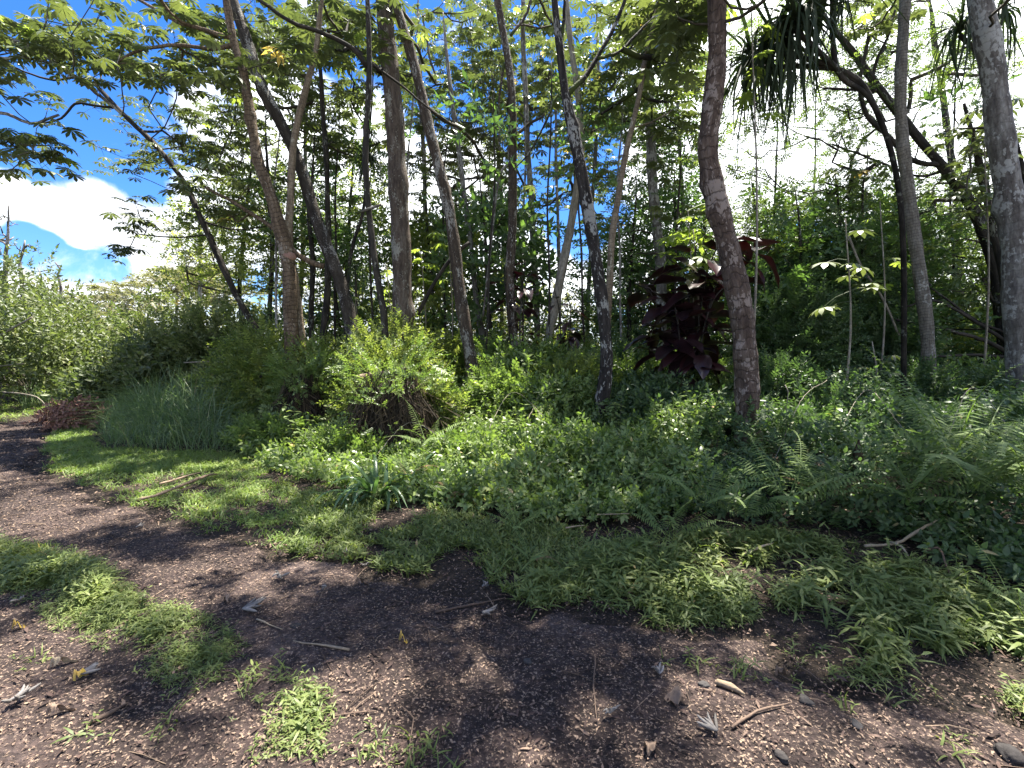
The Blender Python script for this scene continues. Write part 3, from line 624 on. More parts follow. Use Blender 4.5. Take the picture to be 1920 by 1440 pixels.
        V, T, r = scatter(SPR[mode], loc, basis(ax, .5), lsc * rng.uniform(.75, 1.2, n))
        tag(obj('foliage', mesh_from('foliage', V - base, T, M[mat], r), R), kind='stuff')
    return R, base

def main_trees():
    R1, b1 = tree('cecropia_tree', 'ringed orange-brown trunk in the leafy mound, with a broken collar halfway up', 'tree',
         [(549, 660, 28), (546, 600, 25), (540, 500, 24), (525, 430, 23), (510, 370, 20), (485, 300, 18), (465, 200, 16), (455, 130, 15), (440, 80, 13), (425, 0, 12)], 8.6, 'brown',
         [(230, 0, 560, 170, 8, 10.5, 22), (200, -420, 760, -20, 8, 12, 20), (100, -800, 800, -200, 4.8, 7.5, 26), (330, 320, 520, 420, 8, 10, 5)], limbs=[([(436, 72), (380, 55), (330, 40), (270, 5), (225, -20)], (8, 4), (8.6, 9)), ([(438, 84), (400, 92), (330, 85), (260, 95), (215, 120)], (8, 4), (8.6, 8.2)),  # near boughs high above the view are added to shade the left foreground
         ([(608, 500), (580, 490), (550, 470), (518, 432), (470, 400), (440, 380), (385, 352)], (11, 5), (8.7, 8.5))], ringrel=.06, ext=3)
    p = Pro(); q0 = P(541, 478, 8.62) - b1
    for i in range(13):
        a = 6.283 * i / 12; r0, r1 = .125, .16 * random.uniform(.9, 1.2); dz = .03 * math.sin(a) - .035 * math.cos(a)
        p.V += [q0 + [math.cos(a) * r0, math.sin(a) * r0, .07 + dz], q0 + [math.cos(a) * r1, math.sin(a) * r1, dz + random.uniform(-.02, .015)], q0 + [math.cos(a) * r0 * .9, math.sin(a) * r0 * .9, -.06 + dz]]
        if i: k = 3 * i; p.T += [(k - 3, k - 2, k + 1), (k - 3, k + 1, k), (k - 2, k - 1, k + 2), (k - 2, k + 2, k + 1)]
    p.L = [.7] * len(p.V); v, t, l = p.get(); obj('collar', mesh_from('collar', v, t, M['brush'], l, smooth_=True), R1)
    tree('cecropia_tree', 'slender tan ringed stem beside the orange-brown trunk, crossing behind the lichen trunk', 'tree',
         [(566, 650, 13), (562, 600, 13), (553, 520, 14), (541, 460, 15), (543, 380, 13), (552, 270, 12), (572, 170, 11), (590, 100, 9), (600, 30, 8)], 8.9, 'tan', [(540, -200, 700, -20, 9, 11, 8), (540, 20, 680, 110, 10, 12, 7)], ringrel=.07, ext=2)
    tree('cecropia_tree', 'leaning dark trunk speckled with white lichen, right of the ringed orange-brown trunk', 'tree',
         [(668, 690, 24), (661, 640, 23), (648, 560, 23), (625, 490, 23), (592, 410, 22), (562, 310, 21), (530, 235, 20), (490, 160, 20), (462, 80, 19), (438, 0, 17)], 9.2, 'lich',
         [(330, -420, 720, -30, 9, 13, 22), (420, 60, 640, 290, 12, 15, 22), (350, 180, 470, 330, 12, 15, 10)], ext=3)
    tree('cecropia_tree', 'thin dark stem with a long arching black branch, left of the thick grey trunk', 'tree',
         [(722, 610, 13), (716, 560, 12), (703, 490, 12), (691, 400, 11), (686, 300, 11), (690, 200, 10), (691, 120, 10), (690, 0, 8)], 8.4, 'dark',
         [(560, 0, 790, 190, 9, 12, 20), (560, -300, 800, -10, 8, 12, 14), (600, 200, 720, 300, 12, 14, 6)], limbs=[([(690, 128), (660, 90), (600, 60), (545, 40), (478, -5)], (9, 6), (8.4, 7.6)), ([(692, 118), (740, 150), (800, 200), (850, 235)], (5, 2.5), (8.5, 9.5))], ext=2)
    tree('tall_tree', 'thickest straight grey-brown trunk behind the vine-hung mound', 'tree',
         [(756, 690, 38), (755, 600, 36), (752, 480, 35), (746, 330, 34), (735, 170, 32), (720, 0, 29)], 9.6, 'grey', [(560, -640, 960, -60, 8.5, 13, 34)], ext=4)
    tree('tall_tree', 'mottled brown trunk with pale blotches and red-brown foot right of the vine-hung mound', 'tree',
         [(893, 745, 30), (884, 690, 25), (866, 570, 23), (850, 450, 21), (830, 340, 20), (802, 230, 19), (775, 120, 17), (742, 0, 15)], 9.5, 'mott',
         [(740, 0, 980, 330, 13, 17, 40), (700, -420, 1000, -20, 9, 14, 24)], ext=3)
    tree('tall_tree', 'straight slim brown trunk with pale rings at the middle of the wood', 'tree',
         [(963, 680, 18), (961, 620, 17), (957, 520, 17), (960, 400, 16), (962, 250, 15), (953, 120, 13), (934, 0, 12)], 10.2, 'mott',
         [(870, 0, 1080, 260, 12, 17, 34), (820, -420, 1080, -20, 10, 14, 20)], limbs=[([(958, 66), (985, 30), (1000, -20)], (6, 4), (10.2, 10.5)), ([(945, 120), (935, 200), (937, 290)], (5, 2), (10.2, 10.1))], ext=3, ringrel=.12)
    tree('tall_tree', 'slim grey stem standing behind the straight slim trunk, bare up to the canopy', 'tree',
         [(1009, 660, 12), (1006, 590, 11), (1001, 470, 11), (993, 330, 10), (984, 160, 9), (980, 0, 7)], 13, 'grm', [(900, 150, 1120, 420, 13, 19, 34)], lsc=1.05, ext=2)
    tree('cecropia_tree', 'pale leaning trunk in front of the bright sky gap', 'tree',
         [(1027, 650, 18), (1033, 610, 17), (1048, 540, 17), (1066, 440, 15), (1083, 345, 13), (1090, 280, 12), (1084, 190, 11), (1072, 90, 10), (1062, 0, 9)], 10.5, 'pale',
         [(1000, -260, 1180, -10, 11, 14, 12), (1060, 200, 1200, 420, 13, 17, 22)], ext=2, ringrel=.1)
    tree('cecropia_tree', 'near-black forked trunk whose foot is mossy and blotched with pale lichen', 'tree',
         [(1126, 812, 34), (1131, 760, 26), (1137, 680, 24), (1131, 600, 23), (1121, 510, 23), (1110, 430, 23), (1091, 330, 23), (1072, 240, 21), (1059, 170, 16), (1050, 80, 13), (1040, 0, 12)], 7.2, 'black',
         [(1080, 0, 1330, 250, 8.5, 12, 26), (760, -900, 1400, -100, 4.6, 8.6, 75), (1240, 20, 1320, 120, 6.5, 8, 5)],  # second region: unseen overhead boughs, packed to dapple the foreground dirt
         limbs=[([(1066, 175), (1100, 140), (1122, 105), (1152, 50), (1178, -15)], (10, 6), (7.2, 7.6)), ([(1122, 110), (1160, 98), (1200, 58), (1262, -5)], (6, 4), (7.3, 7.8)), ([(1049, 82), (1056, 50), (1060, -10)], (8, 5), (7.2, 7.3)),
                ([(1046, 176), (1020, 235), (990, 290), (962, 318)], (4, 2), (7.2, 7.6))], ext=2.5)
    tree('cecropia_tree', 'thin tan ringed stem slanting up to the right from behind the near-black trunk', 'tree',
         [(1140, 600, 13), (1142, 540, 13), (1146, 450, 12), (1160, 370, 11), (1176, 280, 10), (1195, 190, 9), (1210, 105, 8), (1222, 60, 7)], 7.9, 'tan', [(1180, 0, 1300, 120, 8, 10, 8)], ext=.8, ringrel=.05,
         limbs=[([(1185, 240), (1230, 225), (1262, 205)], (3, 2), (7.9, 8.2))])
    tree('broadleaf_tree', 'tall mottled trunk clothed in small dark leaves, behind the thin slanting ringed stem', 'tree',
         [(1240, 620, 20), (1240, 530, 20), (1231, 420, 19), (1221, 300, 18), (1216, 150, 17), (1207, 0, 15)], 11.5, 'grm',
         [(1130, 150, 1330, 560, 11, 14, 70), (1150, 330, 1310, 640, 12, 14, 40)], mode='small', mat='bgd', spray=(8, .5), limbs=[([(1218, 140), (1195, 110), (1175, 60)], (9, 5), (11.5, 12))], brz=.2, lsc=1.35, ext=3)
    tree('cecropia_tree', 'stout red-brown trunk with pink-grey patches, nearest of the big trees', 'tree',
         [(1408, 862, 50), (1404, 800, 44), (1399, 700, 41), (1390, 600, 41), (1374, 500, 39), (1351, 400, 37), (1334, 330, 35), (1326, 275, 35), (1334, 200, 34), (1345, 100, 32), (1346, 0, 30)], 6.3, 'red',
         [(1050, -1000, 1750, -80, 4.2, 8.0, 95), (1270, 10, 1320, 60, 6.5, 7.5, 3)], ext=4, ringrel=.14, fresh=.1)  # first region: boughs out of view, spread and thickened for foreground shade
    tree('cecropia_tree', 'slim grey trunk closely ringed like a palm, with a dark mossy foot', 'tree',
         [(1756, 768, 28), (1743, 715, 22), (1736, 610, 22), (1721, 480, 21), (1706, 380, 20), (1691, 260, 19), (1690, 150, 18), (1696, 0, 17)], 7.9, 'ring',
         [(1500, -520, 1900, -40, 7.5, 11, 22), (1590, 0, 1700, 60, 9, 11, 4)], ext=3, ringrel=.045)
    tree('tall_tree', 'stout grey mottled trunk standing furthest along the wood past the ringed grey one', 'tree',
         [(1922, 790, 46), (1916, 700, 42), (1908, 560, 41), (1899, 420, 40), (1880, 280, 38), (1860, 130, 36), (1836, 0, 34)], 7.2, 'grm',
         [(1600, -700, 2300, -80, 4.6, 8.4, 44), (1780, 200, 1910, 420, 8, 10, 8)], ext=4)  # overhead boughs out of view, thickened to shade the right foreground
    tree('spreading_tree', 'dark crooked tree with bent black limbs behind the ringed grey trunk', 'tree',
         [(1884, 690, 24), (1880, 600, 22), (1866, 500, 20), (1828, 400, 19), (1782, 330, 16), (1722, 258, 14), (1650, 170, 13), (1600, 100, 11), (1560, 50, 9)], 9.5, 'dark',
         [(1330, 120, 1640, 420, 9, 12.5, 100), (1540, 60, 1900, 420, 9.5, 13, 130), (1330, -20, 1900, 160, 10, 13, 100), (1380, -400, 2000, -20, 9, 13, 60), (1680, 330, 1920, 560, 10, 13, 50)],
         mode='pinn', mat='smallr', spray=(5, .35), brz=.25, ext=1.2, wk=.0042, lsc=1.05,
         limbs=[([(1640, 172), (1605, 152), (1570, 138), (1535, 125)], (9, 5), (9.5, 9.2)), ([(1632, 168), (1600, 168), (1545, 165)], (6, 4), (9.5, 9.3)), ([(1760, 310), (1710, 300), (1665, 255), (1625, 215), (1612, 160), (1620, 110), (1630, 60)], (9, 6), (9.5, 9.2)),
                ([(1632, 160), (1645, 110), (1664, 70), (1680, 10)], (6, 4), (9.5, 9.4)), ([(1770, 320), (1720, 330), (1640, 300), (1560, 270)], (5, 3), (9.5, 10))])
    tree('spreading_tree', 'low dark tree with level bare boughs between the ringed and mottled grey trunks', 'tree',
         [(1893, 700, 22), (1890, 620, 18), (1885, 520, 16), (1862, 420, 14), (1840, 330, 12)], 9.0, 'dark',
         [(1640, 560, 1890, 720, 9.5, 12, 40), (1560, 360, 1720, 520, 9.5, 12, 40), (1740, 420, 1900, 620, 9.5, 12, 46)], mode='small', mat='smallr', spray=(6, .35), lsc=1.35, brz=.3, ext=1,
         limbs=[([(1888, 660), (1850, 640), (1800, 625), (1745, 612), (1680, 600)], (9, 4), (9, 8.6)), ([(1886, 640), (1840, 610), (1790, 580), (1745, 562), (1700, 575)], (7, 3), (9, 8.8)), ([(1888, 670), (1820, 665), (1760, 668), (1700, 660)], (6, 3), (9, 8.7)),
                ([(1886, 625), (1830, 600), (1780, 565), (1745, 540)], (5, 3), (9, 9.2))])
    tree('cecropia_tree', 'slanting dark stem at the road bend with layered palmate leaves held against the blue sky', 'tree',
         [(487, 640, 9), (462, 590, 10), (436, 540, 11), (410, 480, 11), (372, 400, 10), (340, 335, 9), (290, 270, 9), (240, 222, 8), (175, 155, 6)], 10.4, 'dark',
         [(150, 40, 470, 330, 9.5, 12.5, 46), (205, 385, 300, 480, 9.6, 10.2, 5), (240, 300, 420, 420, 10, 12, 10), (330, 150, 470, 400, 11, 13, 12)], ext=0, brz=.4, wk=.005, dk=1.2, lsc=.85,
         limbs=[([(215, 202), (180, 198), (140, 195), (115, 222), (75, 232)], (5, 3), (10.4, 9.8)), ([(180, 160), (150, 145), (100, 150), (60, 140), (0, 115)], (5, 3), (10.3, 9)),
                ([(380, 415), (440, 430), (500, 425)], (4, 2), (10.4, 10.2)), ([(392, 440), (330, 445), (270, 440)], (3, 2), (10.4, 10))])
    tree('cecropia_tree', 'large-leaved tree across the road whose leafy boughs reach in from outside the view', 'tree',
         [(-260, 800, 26), (-240, 500, 24), (-200, 200, 20), (-180, 20, 17), (-160, -200, 14)], 8.2, 'grm',
         [(-60, 0, 150, 330, 7, 9, 30), (60, 0, 260, 160, 7.5, 9.5, 17), (-400, -400, 300, -20, 6.5, 10, 15), (-300, 0, -60, 300, 7, 9, 10)], ext=2, lsc=.9, brz=.3, dk=1.3,
         limbs=[([(-200, 200), (-100, 110), (0, 75), (75, 100), (150, 150), (230, 215)], (11, 5), (8.2, 8.6)), ([(-200, 160), (-90, 120), (0, 112), (40, 108), (110, 120)], (8, 4), (8.2, 8)), ([(-215, 300), (-100, 230), (0, 212), (60, 232), (110, 215)], (8, 4), (8.2, 8.2))])
main_trees()

def back_trees():
    # thin stems and leafy crowns behind the row of trunks
    specs = [
        ('thin leafy tree behind the road-bend thicket, yellow-green against the white cloud', [(455, 640, 7), (450, 520, 7), (462, 400, 6), (470, 320, 4)], 14, 'bgy', 'small', [(380, 290, 540, 460, 13, 15.5, 34), (330, 380, 460, 540, 13, 15.5, 26)]),
        ('dark twin-looking stem just left of the ringed orange-brown trunk', [(505, 650, 8), (507, 560, 8), (510, 450, 8), (505, 380, 7), (500, 300, 5)], 12.5, 'bgy', 'small', [(440, 330, 560, 560, 12, 14.5, 40)]),
        ('dark stem seen between the ringed trunk and the lichen trunk', [(585, 640, 9), (584, 560, 9), (586, 480, 9), (580, 400, 7), (585, 330, 5)], 12, 'bgd', 'small', [(520, 320, 640, 470, 12, 14.5, 26)]),
        ('bent grey stem just behind the lichen-speckled trunk, running up past it', [(605, 650, 13), (609, 600, 13), (615, 520, 12), (617, 440, 11), (613, 370, 9), (611, 280, 9), (604, 180, 8), (597, 100, 6)], 11, 'bgd', 'palm', [(560, 180, 680, 330, 11.5, 14, 14)]),
        ('bright bushy tree filling the gap between the thin dark stem and the thick grey trunk', [(655, 640, 8), (650, 520, 7), (655, 420, 6), (660, 340, 4)], 14.5, 'bgy', 'small', [(590, 330, 740, 600, 14, 17, 80)]),
        ('bright leafy tree seen through the gap left of the mottled brown trunk', [(815, 640, 6), (812, 560, 6), (806, 480, 5), (800, 400, 4)], 14, 'bgy', 'big', [(765, 420, 880, 620, 13.5, 16, 44)]),
        ('forked pale stem with orange tint climbing into the canopy right of the mottled trunk', [(905, 640, 12), (893, 560, 10), (878, 420, 9), (862, 300, 9), (850, 200, 8), (838, 110, 6)], 12.5, 'bgd', 'palm', [(790, 240, 960, 420, 14, 18, 30)]),
        ('dark leafy tree left of the straight slim trunk, leaves black against the cloud', [(920, 640, 7), (915, 560, 7), (912, 480, 6), (905, 400, 4)], 12, 'bgd', 'big', [(860, 380, 1000, 590, 11.5, 13.5, 34)]),
        ('wispy tree beside the pale leaning trunk in the sky gap', [(1050, 640, 5), (1048, 500, 5), (1043, 350, 4), (1042, 260, 3)], 14, 'bgd', 'small', [(1000, 560, 1130, 650, 13, 15, 26), (1020, 420, 1100, 520, 13, 15, 5)]),
        ('leafy tree filling in below the near-black trunk fork', [(1180, 640, 8), (1178, 560, 7), (1185, 480, 6), (1190, 400, 4)], 12, 'bgd', 'small', [(1110, 440, 1230, 650, 12, 14.5, 60)]),
        ('glossy leafy tree behind the wine-leaved shrub', [(1310, 640, 9), (1312, 560, 8), (1320, 480, 6), (1322, 330, 4)], 12.5, 'smallr', 'small', [(1230, 440, 1420, 660, 12, 15, 80)]),
        ('feathery tree behind the stout red-brown trunk, its leaves glittering', [(1440, 640, 10), (1445, 560, 8), (1430, 480, 7), (1420, 420, 5)], 11, 'smallr', 'pinn', [(1370, 400, 1530, 560, 10, 13, 90)]),
        ('mid-height leafy tree screening the sky left of the straight slim trunk', [(900, 640, 7), (898, 560, 6), (895, 500, 5)], 15, 'bgy', 'small', [(820, 500, 1000, 640, 14, 17, 44)]),
        ('mid-height leafy tree between the ringed trunk and the thick grey trunk, dappled yellow-green', [(640, 640, 7), (630, 560, 6), (622, 480, 5)], 13, 'bgd', 'small', [(560, 440, 720, 640, 12.5, 15, 50)]),
        ('dark leafy tree crowding the tall mottled trunk on its right side', [(1260, 640, 7), (1262, 500, 6), (1265, 400, 5)], 13, 'bgd', 'small', [(1200, 360, 1340, 640, 12.5, 15.5, 60)]),
        ('leafy tree with a deep shadowed crown between the red-brown trunk and the screw pine', [(1500, 640, 8), (1505, 560, 7), (1500, 470, 5)], 9.6, 'bgd', 'small', [(1400, 470, 1580, 690, 9, 11.5, 70)]),
        ('dark leafy tree hugging the ringed grey trunk from behind', [(1700, 660, 8), (1696, 560, 7), (1690, 480, 5)], 10.4, 'bgd', 'small', [(1600, 430, 1780, 690, 9.6, 12, 80)]),
        ('dark round-crowned tree between the red-brown and ringed grey trunks', [(1590, 680, 12), (1585, 600, 10), (1580, 500, 8), (1575, 430, 5)], 10, 'bgd', 'small', [(1440, 400, 1700, 640, 9.3, 12, 170)]),
        ('tall far tree glimpsed above the crooked dark limbs', [(1800, 640, 14), (1795, 400, 12), (1770, 200, 10), (1750, 60, 8)], 15, 'smallr', 'small', [(1600, 380, 1920, 640, 14, 18, 120)]),
        ('far pale-trunked tree over the hedge, right of the road', [(375, 620, 7), (374, 560, 7), (376, 500, 6), (375, 440, 6)], 19, 'pale', 'small', [(320, 430, 440, 540, 18, 21, 24)]),
    ]
    cats = 'tree'
    for i, (lab, line, Y, regs) in enumerate([
        ('slim background tree left of the mottled brown trunk, its crown high between trunks', [(800, 640, 8), (798, 400, 8), (790, 200, 7), (785, 60, 5)], 15, [(700, 20, 900, 260, 14, 18, 26)]),
        ('slim cecropia behind the straight slim trunk with a dark dense crown', [(940, 640, 8), (942, 400, 7), (925, 200, 6), (920, 40, 5)], 16, [(850, 40, 1040, 300, 14, 19, 26), (900, 280, 1000, 400, 15, 18, 8)]),
        ('slim cecropia between the pale leaning and near-black trunks, crown high up', [(1100, 640, 8), (1110, 400, 7), (1120, 200, 6), (1120, 80, 5)], 14, [(1020, 20, 1210, 330, 12, 16, 28)]),
        ('slim cecropia right of the tall mottled trunk, crown against the glare', [(1275, 640, 8), (1280, 400, 7), (1270, 200, 6), (1265, 80, 5)], 13, [(1180, 40, 1340, 330, 11, 15, 24)]),
        ('slim cecropia behind the two crossing left-hand stems, crown spread over the big cloud', [(560, 640, 8), (570, 400, 7), (575, 200, 6), (590, 60, 5)], 14, [(480, 0, 700, 190, 12, 15, 24)])]):
        tree('cecropia_tree', lab, cats, line, Y, 'grm', regs, ext=.8, brz=.3, dk=1.8, wk=.005, group='background trees of the wood')
    for i, (lab, line, Y, mt, md, regs) in enumerate(specs):
        tree('forest_tree', lab, cats, line, Y, 'dark' if 'pale' not in lab else 'grm', regs, mode=md, mat=mt, spray=(7, .6), ext=.8, brz=.15, lsc=(1.55 if md != 'pinn' else 1.3) if md != 'palm' else 1.0, wk=.006, dk=1.5 if md != 'palm' else 2.0, group='background trees of the wood')
    for i in range(16):
        px = [520, 628, 700, 775, 835, 912, 975, 1030, 1095, 1165, 1262, 1452, 1520, 1620, 1790, 1850][i]; Y = random.uniform(9.5, 13); j = random.uniform(-14, 14); tp = random.uniform(150, 330)
        tree('young_tree', 'thin young stem ' + ['left of the ringed orange-brown trunk', 'right of the lichen-speckled trunk', 'against the left side of the thick grey trunk', 'just right of the thick grey trunk', 'hard by the left of the mottled brown trunk', 'just right of the mottled brown trunk', 'right of the straight slim trunk', 'left of the pale leaning trunk', 'left of the near-black trunk, in the sky gap', 'between the near-black and tall mottled trunks', 'right of the tall mottled trunk', 'right of the stout red-brown trunk', 'in the dark thicket under the screw pine', 'in the dark thicket left of the ringed grey trunk', 'between the ringed and the mottled grey trunks', 'close left of the stout grey mottled trunk'][i], 'tree', [(px, 650, 4.5), (px + j * .4, 500, 4), (px + j, 360, 3.5), (px + j * .6 + 6, tp, 2.5)], Y, 'dark' if i % 3 else 'grm',
             [(px + j - 45, tp - 20, px + j + 45, tp + 190, Y - .7, Y + .9, 5)], mode=['small', 'palm', 'big'][i % 3], mat='bgd', spray=(4, .35), ext=.3, brz=.4, lsc=1.2 if i % 3 != 1 else .9, wk=.004, dk=1.0, group='thin young stems of the wood')
    # flat-topped trees far down the road
    for i, (px, top, Y, wpx, lab) in enumerate([(208, 545, 46, 60, 'smallest flat-topped tree far off above the hedge'), (260, 535, 40, 75, 'far flat-topped tree rising over the road hedge'), (330, 505, 34, 100, 'tallest of the far flat-topped trees'),
                                                (400, 520, 30, 90, 'flat-topped tree nearest the wood, past the road bend'), (165, 560, 50, 50, 'faint flat-topped tree beside the left hedge')]):
        b = P(px, 650, Y); b[2] = float(H(b[0], b[1])); t = P(px, top, Y); R = root('umbrella_tree', b, lab, 'tree', 'far flat-topped trees')
        a = Acc(); hp = [np.array([*b, .14]), np.array([*(b * .5 + t * .5), .1]), np.array([*(t - [0, 0, .6]), .06])]; c = crom(hp, .8); v, tt, ve = tube(c[:, :3], c[:, 3], 7); a.add(v, tt, vec=ve)
        obj('trunk', a.mesh('trunk', B['grm'], b, True), R)
        br = Acc(); w = wpx * Y / F; locs = []
        for k in range(16):
            an = random.uniform(0, 6.28); rr = w * random.uniform(.15, .6); z = t[2] - random.choice([0, .5, 1.0, 1.7]) * Y / 34 + random.uniform(-.2, .2)
            e = np.array([t[0] + math.cos(an) * rr, t[1] + math.sin(an) * rr, z]); s0 = b * .4 + t * .6; s0[2] = z - .9
            v, tt, ve = tube([s0, s0 * .5 + e * .5 + [0, 0, -.1], e], [.05, .035, .02], 5, False); br.add(v, tt, vec=ve)
            for _ in range(20): locs.append(e + [random.gauss(0, .45 * w / 3), random.gauss(0, .5), random.gauss(0, .08)])
        obj('branch', br.mesh('branch', B['grm'], b, True), R)
        locs = np.array(locs); ax = unit(rng.normal(0, 1, (len(locs), 3)) * [1, 1, .12]); V, T, r = scatter(SPR['umb'], locs, basis(ax, .25), rng.uniform(.7, 1.1, len(locs)))
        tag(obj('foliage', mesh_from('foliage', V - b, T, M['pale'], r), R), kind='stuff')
    # bare dead trees over the left hedge
    for (line, Y, lab, nb) in [([(12, 560, 9), (10, 500, 7), (14, 450, 5), (15, 410, 3), (17, 385, 2)], 17, 'bare dead tree with many fine twigs, tallest over the left hedge', 26),
                               ([(42, 540, 7), (40, 510, 6), (36, 490, 5), (45, 465, 4), (46, 450, 2)], 18, 'crooked bare dead tree with a hooked limb beside the tallest one', 7),
                               ([(115, 560, 5), (114, 535, 5), (109, 515, 4), (112, 505, 3), (104, 492, 2.5)], 20, 'small bare dead tree with one bent fork above the road hedge', 3),
                               ([(77, 560, 4), (76, 530, 4), (75, 510, 2), (70, 503, 1.5)], 19, 'short dead snag between two bare trees over the hedge', 2)]:
        tips = []; x, y = line[-1][0], line[-1][1]
        regs = [(x - 30, y + 5, x + 30, line[0][1] - 60, Y - .5, Y + .5, nb)]
        tree('dead_tree', lab, 'dead tree', line, Y, 'dark', regs, mode='small', mat='bgd', spray=(0, .1), ext=0, brz=.3, wk=.012) if False else dead(line, Y, lab, regs)
def dead(line, Y, lab, regs):
    pts = np.array([[*P(a, b, Y), c / 2 * Y / F] for a, b, c in line]); g = float(H(pts[0][0], pts[0][1])); pts = np.vstack([[pts[0][0], pts[0][1], g - .1, pts[0][3] * 1.3], pts])
    base = np.array([pts[0][0], pts[0][1], g]); R = root('dead_tree', base, lab, 'dead tree', 'bare dead trees over the hedge')
    c = crom(pts, .2); c[:, :2] += rng.normal(0, .012, (len(c), 2)); a = Acc(); v, t, ve = tube(c[:, :3], c[:, 3], 7); a.add(v, t, vec=ve); obj('trunk', a.mesh('trunk', B['grm'], base, True), R)
    tips = region_tips(regs); pos, par, sid, w, spurs = grow([(q[:3], -1) for q in c[len(c) // 2:]], tips); a = Acc()
    for ids in spurs:
        pr = np.array([pos[i] for i in ids]); pr[1:-1] += rng.normal(0, .05, (len(pr) - 2, 3)); rr = np.array([.012 * max(1, w[i]) ** .5 for i in ids]); v, t, ve = tube(pr, rr, 5); a.add(v, t, vec=ve)
    obj('branch', a.mesh('branch', B['grm'], base, True), R)
back_trees()

# screw pines: rosettes of sword leaves on bent stems
SW = [mesh_from('sword_leaf', *(lambda p: (p[0], p[1]))(strap(L=random.uniform(.8, 1.2), W=random.uniform(.038, .056), arch=a, seg=7, up_=u)), M['pand'], np.full(24, .5)) for a, u in ((1.2, .9), (1.7, .8), (.9, 1.1), (2.1, .6), (1.4, .4), (.5, 1.2), (1.9, 1.1), (1.1, .5), (2.4, .9), (.7, .8))]
def screw_pine(lab, heads, stem, Y, leafn, sc):
    base = P(*stem[0][:2], Y); g = float(H(base[0], base[1])); base[2] = g; R = root('screw_pine', base, lab, 'screw pine')
    for (px, py, y) in heads:
        hd = P(px, py, y); a = Acc(); pts = [[*P(q[0], q[1], Y), q[2] / 2 * Y / F] for q in stem]; pts[0][2] = min(pts[0][2], g - .05) if stem[0][1] > 600 else pts[0][2]; pts.append([*(hd - [0, 0, .05]), pts[-1][3] * .9]); c = crom(pts, .12)
        v, t, ve = tube(c[:, :3], c[:, 3], 8); a.add(v, t, vec=ve); obj('stem', a.mesh('stem', B['dark'], base, True), R)
        for k in range(leafn):
            an = k * 2.4 + random.uniform(-.2, .2); e = random.uniform(-.5, .75) if k > leafn * .3 else random.uniform(.3, 1.0)
            obj('leaf', random.choice(SW), R, hd - base + [0, 0, (e) * .12], (random.uniform(-.15, .15), e * .8, an), sc * random.uniform(.75, 1.1))
screw_pine('largest screw pine, a dark mop of drooping leaves beside the stout red-brown trunk', [(1492, 50, 6.6), (1412, 120, 7.2), (1460, 90, 6.9), (1560, -40, 6.8)], [(1700, 700, 9), (1690, 400, 9), (1640, 200, 9), (1570, 130, 9)], 7.0, 92, .93)
screw_pine('small screw pine head behind the thin dark stem, left of the thick grey trunk', [(690, 305, 11)], [(640, 640, 7), (655, 500, 7), (680, 400, 6)], 11, 60, .78)
screw_pine('tiny screw pine with upright leaves below the larger head, near the lichen-speckled trunk', [(666, 505, 10.5)], [(672, 640, 5), (668, 560, 5)], 10.5, 34, .5)
screw_pine('screw pine head half hidden behind the stout grey mottled trunk', [(1800, 60, 8.5), (1870, 30, 8.3)], [(1940, 700, 9), (1930, 400, 9), (1880, 200, 9), (1840, 110, 8)], 8.6, 50, .95)

#@@PLANTS
def bush(name, lab, cat, px, Y, top, hw, n, kind='hedge', mat='hedge', depth=.8, zc=.5, lsc=1., group=None, stems=9, droop=.0, base=None):
    c = P(px, 700, Y) if base is None else np.asarray(base, float); g = float(H(c[0], c[1])); tz = P(px, top, Y)[2]; hh = tz - g; rx = hw * Y / F; b = np.array([c[0], c[1], g])
    R = root(name, b, lab, cat, group); ry = rx * depth
    d = unit(rng.normal(0, 1, (n, 3))); d[:, 2] = np.where(d[:, 2] < -.35, -d[:, 2], d[:, 2]); d[:, 1] = np.where((d[:, 1] > .2) & (rng.random(n) < .6), -d[:, 1], d[:, 1])
    lump = .78 + .5 * vn(np.arctan2(d[:, 1], d[:, 0]) * 2 + 20, d[:, 2] * 3 + 20, .8, int(px) % 97)
    rr = (rng.uniform(.0, 1., n) ** .28 * 1.02) * lump
    loc = d * rr[:, None] * [rx, ry, hh * .62] + [0, 0, hh * .40]; lw = rng.random(n) < .22; loc[lw, 2] = np.abs(loc[lw, 2]) * .45
    loc[:, 2] = np.maximum(loc[:, 2], .05)
    ax = unit(d * [1, 1, .7] + [0, 0, .25 - droop] + rng.normal(0, .5, (n, 3)))
    V, T, r = scatter(SPR[kind], loc, basis(ax, .6), lsc * rng.uniform(.7, 1.2, n), np.clip(rng.normal(.45, .22, n) + .25 * (vn(loc[:, 0], loc[:, 2] + 9, .6, 6) - .5), 0, 1))
    o = obj('foliage', mesh_from('foliage', V, T, M[mat], r), R); tag(o, kind='stuff')
    a = Acc()
    for _ in range(stems):
        q = d[rng.integers(n)]; e = q * [rx, ry, hh * .5] * .9 + [0, 0, hh * .5]; e[2] = max(e[2], .3)
        s0 = np.array([random.gauss(0, .12), random.gauss(0, .12), -.05]); m_ = s0 * .5 + e * .5 + [0, 0, .12 * hh] + rng.normal(0, .05, 3)
        cc = crom([[*s0, .014], [*m_, .01], [*e, .004]], .2); v, t, ve = tube(cc[:, :3], cc[:, 3], 5); a.add(v, t, vec=ve)
    obj('stems', a.mesh('stems', B['twig'], (0, 0, 0), True), R); tag(R.children[-1] if R.children else o)
    return R, b, rx, ry, hh
